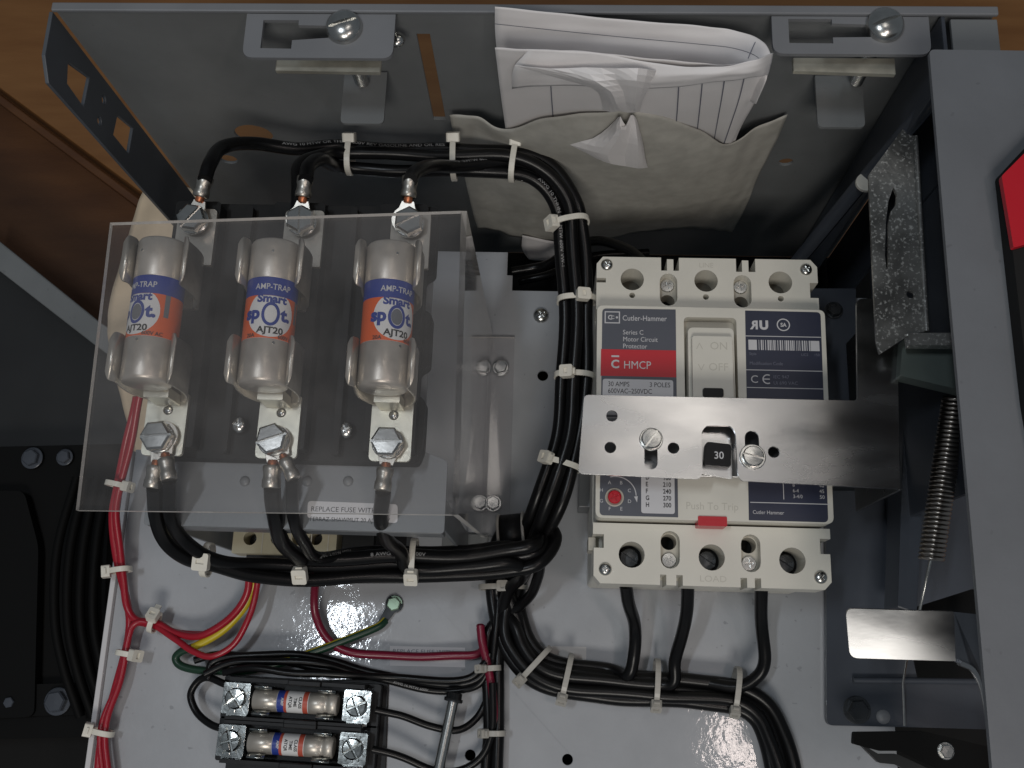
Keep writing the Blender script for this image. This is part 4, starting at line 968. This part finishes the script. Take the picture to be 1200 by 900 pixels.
# ---- terminal block and sockets below the tray
t = thing('terminal_block', 'beige terminal block with round screw holes under the front of the riser tray', 'terminal block', (-202, -57, 0))
x0, x1 = -228.5, -176.5
obj('beige_body', MB().prism(rnd([(x0, -64.2), (x1, -63.4), (x1, -44), (x0, -44)], .6), 12, 26, [circ(P(px, 631, 26).x, P(px, 631, 26).y, 3.3, 20) for px in (293, 325, 350, 370)]), 'beige', t, bevel=.4)
for px in (293, 325, 350, 370):
    q = P(px, 631, 26); obj('clamp_screw', MB().lathe([(3.2, 14), (3.2, 15), (.1, 15)], 16, Matrix.Translation((q.x, q.y, 0)), smooth=False), 'darksteel', t)
    obj('division', MB().box(q.x+6.2, q.x+6.7, -64.0, -45, 26.05, 26.4), 'creamd', t)
obj('black_foot', MB().prism(rnd([(-223, -75), (-181, -74), (-181, -60), (-223, -60)], .8), .2, 19), 'black', t, bevel=.5)
t = thing('relay_socket', 'black socket with a small screw right of the beige terminal block', 'relay socket', (-155, -60, 0))
obj('body', MB().prism(rnd([(-175, -75.5), (-142.5, -74.5), (-142.5, -48), (-175, -48)], .8), .2, 20), 'black', t, bevel=.6)
obj('step', MB().box(-174, -158, -71, -50, 20.1, 25), 'dark', t, bevel=.6)
screw(t, H_PAN, P(461, 672, 20), 3.2, 'zinc', .4)
o = obj('spacer_block', MB().prism(rnd([(-179, -74.5), (-176.5, -74.5), (-176.5, -60), (-179, -60)], .2), .2, 12), 'grey', t)

# ---- small fuse holders
def holder(px, py, ang, label, flabel):
    c = P(px, py, 0); c.z = 0
    Mx = Matrix.Translation(c) @ Matrix.Rotation(math.radians(ang), 4, 'Z')
    t = thing('fuse_holder', label, 'fuse holder', Mx, 'small black fuse holders')
    g = lambda n, mb, m_, p_=t, bevel=.4: obj(n, mb, m_, p_, world=False, bevel=bevel)
    g('base', MB().prism(rr(-39, 39, -10.2, 10.2, 1.2), .2, 10), 'black', bevel=.8)
    for s in (-1, 1):
        g('side_wall', MB().prism(rnd([(-33, s*9.0-.9), (33, s*9.0-.9), (33, s*9.0+.9), (-33, s*9.0+.9)], .3), 10, 22), 'black', bevel=.5)
        g('wall_rib', MB().box(-4, 12, s*9.0-1.3, s*9.0+1.3, 22, 24), 'black', bevel=.5)
        sx = s*29.5
        tp = g('terminal', MB().prism(rr(sx-6.6, sx+6.6, -7.2, 7.2, .8), 12, 19), 'brightzinc', bevel=.6)
        g('tongue', MB().prism(rr(sx-5, sx+5, -9.4, -7.4, .4), 12, 15.5), 'brightzinc', tp)
        hm = baked(MB().lathe([(5.0, 0), (5.0, 1.6), (4.3, 2.4), (.1, 2.6)], 24), [MB().box(-6, 6, -.55, .55, 1.2, 4), MB().box(-.55, .55, -6, 6, 1.2, 4)])
        R_ = Matrix.Translation((sx, 0, 19)) @ Matrix.Rotation(random.random(), 4, 'Z'); hm.v = [R_ @ v for v in hm.v]
        sc_ = g('terminal_screw', hm, 'brightzinc', tp)
        wm = MB(); n_ = 12
        for k in range(n_):
            a = 2*PI*k/n_; wm.box(-.35, .35, 5.1, 6.6, 0, .9, Matrix.Translation((sx, 0, 19)) @ Matrix.Rotation(a, 4, 'Z'))
        g('lock_washer', wm, 'brightzinc', tp, .1)
        for q in (-1, 1):
            cx = s*15.5
            pr = catmull([Vector((0, q*a, b)) for a, b in [(3, 11), (5.6, 14), (5.7, 19), (5.0, 22.6), (6.6, 24.4)]], 4)
            vs = []
            for v in pr:
                vs += [(cx-4.2, v.y, v.z), (cx+4.2, v.y, v.z)]
            o = g('clip_leaf', MB().add(vs, [(2*j, 2*j+1, 2*j+3, 2*j+2) for j in range(len(pr)-1)], True), 'brightzinc', bevel=0); solid(o, .8)
    f = thing('small_fuse', flabel, 'fuse', Mx @ Matrix.Translation((0, 0, 19)), 'small fuses in the holders')
    X_ = Matrix.Rotation(PI/2, 4, 'Y'); R = 5.1
    h = lambda n, mb, m_, p_=f: obj(n, mb, m_, p_, world=False)
    h('end_cap', MB().lathe([(4.4, -20.5), (R, -20), (R, -8.6), (R-.1, -8.5)], 28, X_, capb=False), 'nickel')
    h('end_cap', MB().lathe([(R-.1, 6.9), (R, 7), (R, 14), (4.5, 14.6), (4.5, 16.2), (R, 16.6), (R, 20), (4.4, 20.5)], 28, X_, capa=False), 'nickel')
    h('body', MB().lathe([(R-.15, -8.6), (R-.15, 7)], 28, X_, capa=False, capb=False), 'fwhite')
    lb = h('label', MB().lathe([(R-.02, -5), (R-.02, 6.6)], 28, X_, capa=False, capb=False), 'pinkl')
    h('blue_band', MB().lathe([(R-.02, -8.3), (R-.02, -5)], 28, X_, capa=False, capb=False), 'blue')
    h('white_field', MB().lathe([(R, -3.6), (R, 4.2)], 28, X_, capa=False, capb=False), 'fwhite', lb)
    fn = lambda v: Vector((v.x, -(R+.05)*math.sin(-v.y/R), (R+.05)*math.cos(v.y/R)))
    mb = MB()
    for k, s_ in enumerate(['ATQR', 'TIME', 'CLASS']):
        put_text(mb, s_, 2.1, 0, 0, fn=lambda v, k=k: fn(Vector((-2.4+k*2.4+v.y, -v.x*.95, 0))), bold=.03)
    h('black_lettering', mb, 'print_black', lb)
    mb = MB(); put_text(mb, 'AMP', 1.9, 0, 0, fn=lambda v: fn(Vector((-6.2+v.y, -v.x, 0))), bold=.02); h('white_lettering', mb, 'print_white', f)
holder(358, 821, -1.5, 'upper of the two small black fuse holders at the bottom of the panel', 'small pink labelled fuse in the upper small holder')
holder(353, 869, -1.5, 'lower of the two small black fuse holders at the bottom of the panel', 'small pink labelled fuse in the lower small holder')
a = P(340, 798, 0)
tag(obj('mounting_rail', MB().prism(pz([(274, 800), (448, 795), (456, 800), (452, 930), (262, 930)], .3), .2, 1.6), 'black', bevel=.4), 'thin black mounting plate under the two small fuse holders', 'mounting plate')

# long rod
a, b_ = P(531, 822, 14), P(506, 940, 12); t = thing('spacer_rod', 'long zinc plated bolt lying right of the small fuse holders', 'bolt', a)
obj('shaft', MB().tube([a, b_], 2.7, 18), 'zinc', t)
d = (a-b_).normalized(); ax = d.to_track_quat('Z', 'Y').to_matrix().to_4x4(); ax.translation = a
obj('flange_head', MB().lathe([(4.6, 0), (4.6, 1.4), (3.9, 1.6), (3.7, 4), (.1, 4.4)], 20, ax), 'darksteel', t)

# stickers on the panel
def sticker(px, m_, label, txt=None, h=.12):
    l = pz(px, 0); t = thing('sticker', label, 'sticker', (*l[0], 0))
    obj('backing', MB().prism(l, .05, h), m_, t)
    if txt:
        a = Vector((*l[0], h+.05)); b_ = Vector((*l[1], h+.05)); mb = MB(); put_text(mb, txt[0], txt[1], 1.5, -3.4, 0, frame(a, b_-a, Vector((-(b_-a).y, (b_-a).x, 0))), align='LEFT', sx=txt[2]); obj('lettering', mb, 'print_grey', t)
sticker([(457, 757), (545, 759), (545, 782), (457, 780)], 'labelwhite', 'small printed white sticker crossed by the dark red wire', ('REPLACE FUSE WITH', 2.9, 1.15))
sticker([(636, 757), (687, 758), (687, 776), (650, 776)], 'faintlabel', 'blank pale sticker above the bend of the bottom loom')
sticker([(604, 664), (619, 664), (619, 693), (606, 693)], 'faintlabel', 'narrow blank sticker beside the crossing of the looms')

# ================================================================== envelope and folded drawings
ev = [[Q(x, y, Y) for x, y, Y in r] for r in [
    [(527, 135, 133), (560, 137, 130), (592, 152, 124), (640, 138, 118), (700, 132, 114), (760, 133, 114), (815, 150, 119), (852, 169, 124), (885, 150, 131), (923, 135, 136)],
    [(533, 165, 134), (562, 168, 133), (598, 180, 126), (645, 172, 119), (700, 168, 114), (760, 168, 115), (812, 182, 119), (850, 192, 125), (880, 178, 132), (908, 168, 136.5)],
    [(545, 210, 135), (570, 213, 134), (610, 222, 128), (660, 220, 124), (710, 218, 121), (765, 220, 121), (805, 226, 124), (845, 226, 128), (870, 218, 134), (888, 208, 137)],
    [(553, 245, 136), (578, 248, 135), (620, 258, 132), (665, 258, 128), (715, 258, 126), (765, 252, 127), (805, 248, 129), (838, 240, 132), (862, 240, 136), (875, 240, 138)],
    [(560, 268, 137), (582, 270, 136), (605, 278, 134), (650, 283, 132), (700, 282, 131), (750, 272, 131), (790, 268, 132), (825, 268, 134), (846, 270, 137), (858, 272, 138)]]]
o = solid(obj('envelope', Surf(ev, 8).mb(.22, Vector((0, 1, 0))), 'envelope'), .25)
tag(o, 'greyish translucent paper envelope stuck on the enclosure\'s upper wall, torn in the middle', 'envelope')
bl = Surf([[Q(x, y, Y) for x, y, Y in r] for r in [
    [(580, 8, 134), (660, 16, 133), (740, 24, 131), (820, 30, 130), (862, 36, 128), (893, 48, 124), (905, 66, 118)],
    [(580, 32, 133), (660, 38, 131), (740, 44, 129), (820, 50, 127), (860, 54, 124), (888, 64, 119), (901, 82, 112)],
    [(582, 58, 132), (660, 62, 129), (740, 66, 126), (820, 72, 124), (858, 76, 120), (882, 84, 114), (897, 96, 107)],
    [(586, 100, 133), (660, 105, 131), (740, 108, 128), (820, 112, 126), (856, 114, 122), (876, 118, 116), (886, 122, 109)]]], 8)
t = thing('folded_drawing', 'folded white wiring drawing tucked in the envelope, bulging open at the top', 'paper', Q(740, 100, 125))
solid(obj('back_leaf', bl.mb(.1), 'paper', t), .15)
fl_ = Surf([[Q(x, y, Y) for x, y, Y in r] for r in [
    [(580, 56, 112), (620, 58, 110), (680, 60, 108), (740, 66, 105), (800, 72, 103), (845, 76, 102), (880, 72, 103), (905, 62, 108)],
    [(583, 80, 114), (622, 82, 112), (682, 84, 109), (740, 88, 107), (800, 92, 106), (845, 92, 105), (878, 88, 107), (901, 84, 110)],
    [(587, 112, 118), (626, 112, 116), (684, 113, 113), (742, 115, 110), (800, 118, 110), (842, 120, 111), (870, 120, 113), (889, 112, 116)],
    [(592, 148, 125), (630, 152, 126), (690, 156, 124), (744, 158, 122), (798, 160, 123), (836, 162, 125), (852, 168, 125), (868, 150, 124)],
    [(596, 175, 132), (634, 178, 132), (692, 182, 130), (746, 184, 129), (798, 186, 130), (834, 186, 131), (846, 184, 131), (856, 180, 131)]]], 8)
fo = obj('front_leaf', fl_.mb(.12), 'paper', t); solid(fo, .15)
fd = Surf([[Q(x, y, Y) for x, y, Y in r] for r in [
    [(620, 58, 110), (700, 62, 107), (780, 76, 102), (840, 78, 99), (885, 70, 100), (906, 62, 108)],
    [(602, 80, 110), (690, 84, 105), (770, 92, 100), (840, 88, 97), (888, 82, 99), (904, 74, 108)],
    [(600, 104, 113), (660, 100, 108), (760, 104, 102), (840, 96, 99), (888, 90, 101), (900, 88, 108)]]], 8)
solid(obj('turned_edge', fd.mb(.15), 'paper', t), .15)
mb = MB()
def strip(sf, u, v0, v1, wd, off, du=0, mb=None):
    prev = None
    for k in range(13):
        v = v0+(v1-v0)*k/12; uu = u+du*k/12
        p_ = sf.at(uu, v); q_ = sf.at(uu+.01, v); s_ = (q_-p_).normalized()*wd; o_ = (CAM-p_).normalized()*off
        cur = (p_-s_+o_, p_+s_+o_)
        if prev: mb.add([prev[0], prev[1], cur[1], cur[0]], [(0, 1, 2, 3)])
        prev = cur
for u in (.20, .36, .56, .64, .73, .83):
    mb = MB(); strip(fl_, u, .28, .98, .24, 1.3, -.012, mb); obj('ruled_line', mb, 'print_grey', fo)
mb = MB()
prev = None
for k in range(33):
    u = k/32; p_ = bl.at(u, .28+.10*math.sin(u*2)*1.0); o_ = (CAM-p_).normalized()*.6; d_ = Vector((0, 0, .18)); cur = (p_+o_-d_, p_+o_+d_)
    if prev: mb.add([prev[0], prev[1], cur[1], cur[0]], [(0, 1, 2, 3)])
    prev = cur
obj('ruled_line', mb, 'print_grey', t); mb = MB(); strip(bl, .79, .1, .5, .15, .6, -.02, mb)
obj('ruled_line', mb, 'print_grey', t)
# torn flaps
t1 = Surf([[Q(x, y, Y) for x, y, Y in r] for r in [
    [(603, 77, 107), (645, 81, 104), (685, 79, 102), (722, 80, 99), (748, 80, 98), (769, 83, 100)],
    [(648, 90, 106), (672, 92, 102), (698, 95, 97), (722, 93, 98), (746, 95, 95), (764, 97, 101)],
    [(694, 103, 108), (704, 106, 103), (716, 107, 97), (730, 106, 99), (746, 109, 97), (757, 110, 104)],
    [(704, 116, 111), (712, 119, 106), (722, 121, 100), (733, 119, 102), (744, 122, 101), (752, 121, 108)],
    [(706, 129, 115), (716, 131, 111), (726, 130, 107), (736, 132, 109), (745, 131, 110), (750, 130, 113)]]], 2)
o = solid(obj('torn_flap', t1.mb(.1, smooth=False), 'paper'), .12); tag(o, 'torn white scrap of drawing curling forward above the envelope\'s edge', 'paper scrap')
t2 = Surf([[Q(x, y, Y) for x, y, Y in r] for r in [
    [(722, 140, 112), (727, 137, 109), (733, 147, 108), (739, 135, 109), (744, 137, 110), (747, 143, 112)],
    [(712, 150, 112), (718, 154, 108), (728, 152, 105), (738, 153, 108), (746, 156, 107), (751, 158, 112)],
    [(695, 162, 113), (706, 166, 109), (722, 165, 106), (736, 168, 108), (748, 170, 106), (754, 172, 112)],
    [(668, 170, 116), (690, 176, 112), (712, 181, 108), (732, 182, 110), (748, 184, 108), (756, 185, 113)],
    [(682, 176, 117), (698, 185, 114), (716, 192, 110), (734, 195, 112), (748, 197, 111), (759, 196, 116)]]], 2)
o = solid(obj('torn_scrap', t2.mb(.1, smooth=False), 'paper'), .12); tag(o, 'torn white triangular scrap poking through the hole in the envelope', 'paper scrap')
# white sheet peeking out below
o = obj('paper_corner', Surf([[Q(612, 276, 131), Q(650, 283, 131), Q(690, 285, 131)], [Q(612, 292, 131), Q(650, 300, 129), Q(690, 297, 131)], [Q(620, 304, 132), Q(650, 306, 130), Q(668, 303, 131)]], 6).mb(.1), 'paper')
solid(o, .3); tag(o, 'corner of a white sheet sticking out below the envelope', 'paper')

# ================================================================== the right side: operating mechanism and door
ms = thing('mechanism_frame', 'dark blue steel frame plate at the right edge of the white panel', 'steel frame', (85, -60, 0))
foot = [P(968, 575, 6), P(969, 850, 6), P(1060, 852, 6), P(1200, 856, 6), P(1200, 575, 6)]
hole_ = pz([(1058, 716), (1140, 690), (1190, 690), (1190, 803), (1076, 800)], 6)
obj('foot_plate', MB().prism(rnd([tuple(p[:2]) for p in foot], [1, 3, .5, .5, .5]), 2, 6, [hole_]), 'navy', ms, bevel=.6)
obj('ridge', MB().tube([P(1000, 797, 8), P(1190, 799, 8)], 1.5, 10), 'navy', ms)
screw(ms, H_HEX, P(1004, 832, 6), 5.2, 'darksteel', .1, washer=6.6, name='bolt')
obj('plug', MB().lathe([(3.4, 6), (3.2, 6.5), (.1, 6.6)], 20, Matrix.Translation(P(1035, 840, 6)-Vector((0, 0, 6)))), 'greylight', ms)
obj('upright_sheet', MB().box(99.5, 101.5, -39, 110, 6.2, 150), 'navy', ms, bevel=.4)
obj('cross_bar', MB().prism(rnd(pz([(1058, 398), (1180, 405), (1180, 470), (1055, 440)], 118), .5), 110, 118), mat('greenish_enamel', (0.10, 0.125, 0.115), .5, var=.08), ms, bevel=.6)
obj('diagonal_rail', MB().tube([P(1098, 112, 150), P(1012, 212, 90), P(925, 318, 10)], 4.5, 4), 'navy', ms)
obj('rail_end', MB().prism(circ(*P(1015, 213, 96)[:2], 4.5, 20), 94, 96), 'tie', ms, bevel=.3)
obj('inner_rail', MB().prism(pz([(1060, 468), (1088, 476), (1075, 720), (1052, 712)], 40), 20, 40), 'navy', ms, bevel=.8)
obj('lower_flange', MB().prism(rnd(pz([(1000, 872), (1001, 858), (1082, 857), (1180, 880), (1210, 960), (1110, 905), (1052, 880), (1030, 880)], 34), .8), 30, 34), 'dullblack', ms, bevel=.6)
obj('lower_flange_lip', MB().prism(rnd(pz([(1004, 868), (1030, 884), (1052, 884), (1112, 912), (1200, 965), (1200, 985), (1100, 925), (1050, 896), (1030, 894)], 28), .8), 24, 28), 'dark', ms, bevel=.5)
screw(ms, H_HEX, P(1108, 880, 34), 3.2, 'zinc', .1, washer=3.8, name='bolt')

mg = thing('slotted_angle', 'mottled galvanised slotted angle bracket between the breaker and the door', 'bracket', P(1050, 280, 120))
kh = pz([(1046, 222), (1050, 219), (1051, 238), (1046, 246), (1052, 262), (1054, 300), (1052, 304), (1050, 268), (1046, 262), (1041, 316), (1039, 314), (1038, 262), (1041, 238)], 130)
kh = rnd(pz([(1047, 219), (1051, 228), (1050, 240), (1044, 248), (1041, 262), (1041, 312), (1039, 316), (1037, 300), (1038, 262), (1041, 236)], 130), .4)
obj('plate', MB().prism(rnd(pz([(1060, 148), (1072, 160), (1077, 250), (1085, 388), (1066, 392), (1031, 415), (1027, 400), (1022, 300), (1018, 205)], 130), .6), 128.4, 130, [kh, circ(*P(1067, 345, 130)[:2], 1.7, 12)]), 'mottled', mg, bevel=.3)
obj('flange', MB().prism(rnd(pz([(1064, 390), (1130, 390), (1130, 405), (1066, 404)], 131), .3), 126, 131), 'mottled', mg, bevel=.4)
mb = MB().tube([P(1073, 160, 131), P(1078, 250, 131), P(1086, 388, 131)], 1.0, 8); obj('side_edge', mb, 'mottled', mg)

sp_a, sp_b = P(1119, 466, 104), P(1091, 656, 92); t = thing('coil_spring', 'tightly wound steel coil spring beside the door edge', 'spring', sp_b)
d = (sp_b-sp_a); L = d.length; d.normalize(); u_ = d.orthogonal().normalized(); v_ = d.cross(u_); pts = []; NT = 36
for i in range(NT*18+1):
    a = 2*PI*i/18; pts.append(sp_a+d*(L*i/(NT*18))+(u_*math.cos(a)+v_*math.sin(a))*4.5)
obj('coil', MB().tube(pts, .85, 6), mat('spring_steel', (.42, .38, .34), .28, metal=1), t)
obj('upper_hook', MB().tube(catmull([sp_a, sp_a-d*3, P(1119, 452, 108)+Vector((2, 0, 0)), P(1119, 440, 112), P(1114, 448, 112)], 6), .7, 8), 'zinc', t)
obj('pull_wire', MB().tube([sp_b-d*1, P(1078, 714, 88), P(1063, 770, 60), P(1058, 800, 30), P(1060, 850, 15)], .6, 8), 'zinc', t)
lv = thing('operating_lever', 'silver L-shaped operating lever beside the door, below the spring', 'lever', P(1060, 745, 140))
p0, p1, p3 = P(991, 713, 137), P(1118, 717, 144), P(996, 771, 133)
fm = frame(p0, p1-p0, p3-p0) if False else frame(p3, p1-p0, p0-p3)
inv = fm.inverted(); q = [inv @ P(991, 713, 137), inv @ P(1118, 717, 144), inv @ P(1120, 775, 140), inv @ p3]
obj('arm', MB().prism(rnd([tuple(v[:2]) for v in q], [3, .1, .1, 3]), -1.6, 0, [], fm), 'steel', lv, bevel=.4)
vs = [P(1118, 717, 143.6), P(1165, 722, 134), P(1200, 900, 120), P(1163, 893, 122), P(1157, 842, 126), P(1150, 806, 130), P(1138, 784, 136), P(1120, 775.5, 140)]
mb = MB(); n_ = len(vs); vs2 = [v-Vector((0, 0, 1.6)) for v in vs]
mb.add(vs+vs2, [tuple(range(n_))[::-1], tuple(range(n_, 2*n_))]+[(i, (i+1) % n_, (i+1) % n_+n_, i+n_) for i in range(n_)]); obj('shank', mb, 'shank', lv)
obj('shank_edge', MB().tube(catmull([P(1124, 776.5, 139.6), P(1140, 785, 135.4), P(1151, 806, 129.5), P(1158, 842, 125.5), P(1164, 893, 121.5)], 6), 1.1, 8), 'steel', lv)

dr_ = thing('enclosure_door', 'blue-grey painted enclosure door standing open along the right edge', 'door', P(1140, 450, 195))
obj('skin', MB().prism(rnd(pz([(1089, 58), (1420, 62), (1420, 1050), (1172, 1000), (1163, 905), (1140, 640), (1112, 330)], 205), [2, 1, 1, .5, .5, .5, .5]), 203, 205), 'door', dr_, bevel=.8)
hb = thing('disconnect_handle', 'black rotary disconnect housing with a red plate on the door', 'handle', P(1200, 300, 205))
obj('housing', MB().prism(rnd(pz([(1176, 200), (1260, 110), (1420, 110), (1420, 760), (1240, 660), (1207, 470), (1187, 296)], 212), 1), 205.2, 212), 'void', hb, bevel=1)
obj('red_plate', MB().prism(rnd(pz([(1173, 207), (1240, 140), (1240, 276), (1187, 291)], 214), .8), 212.2, 214.5), 'red', hb, bevel=.5)
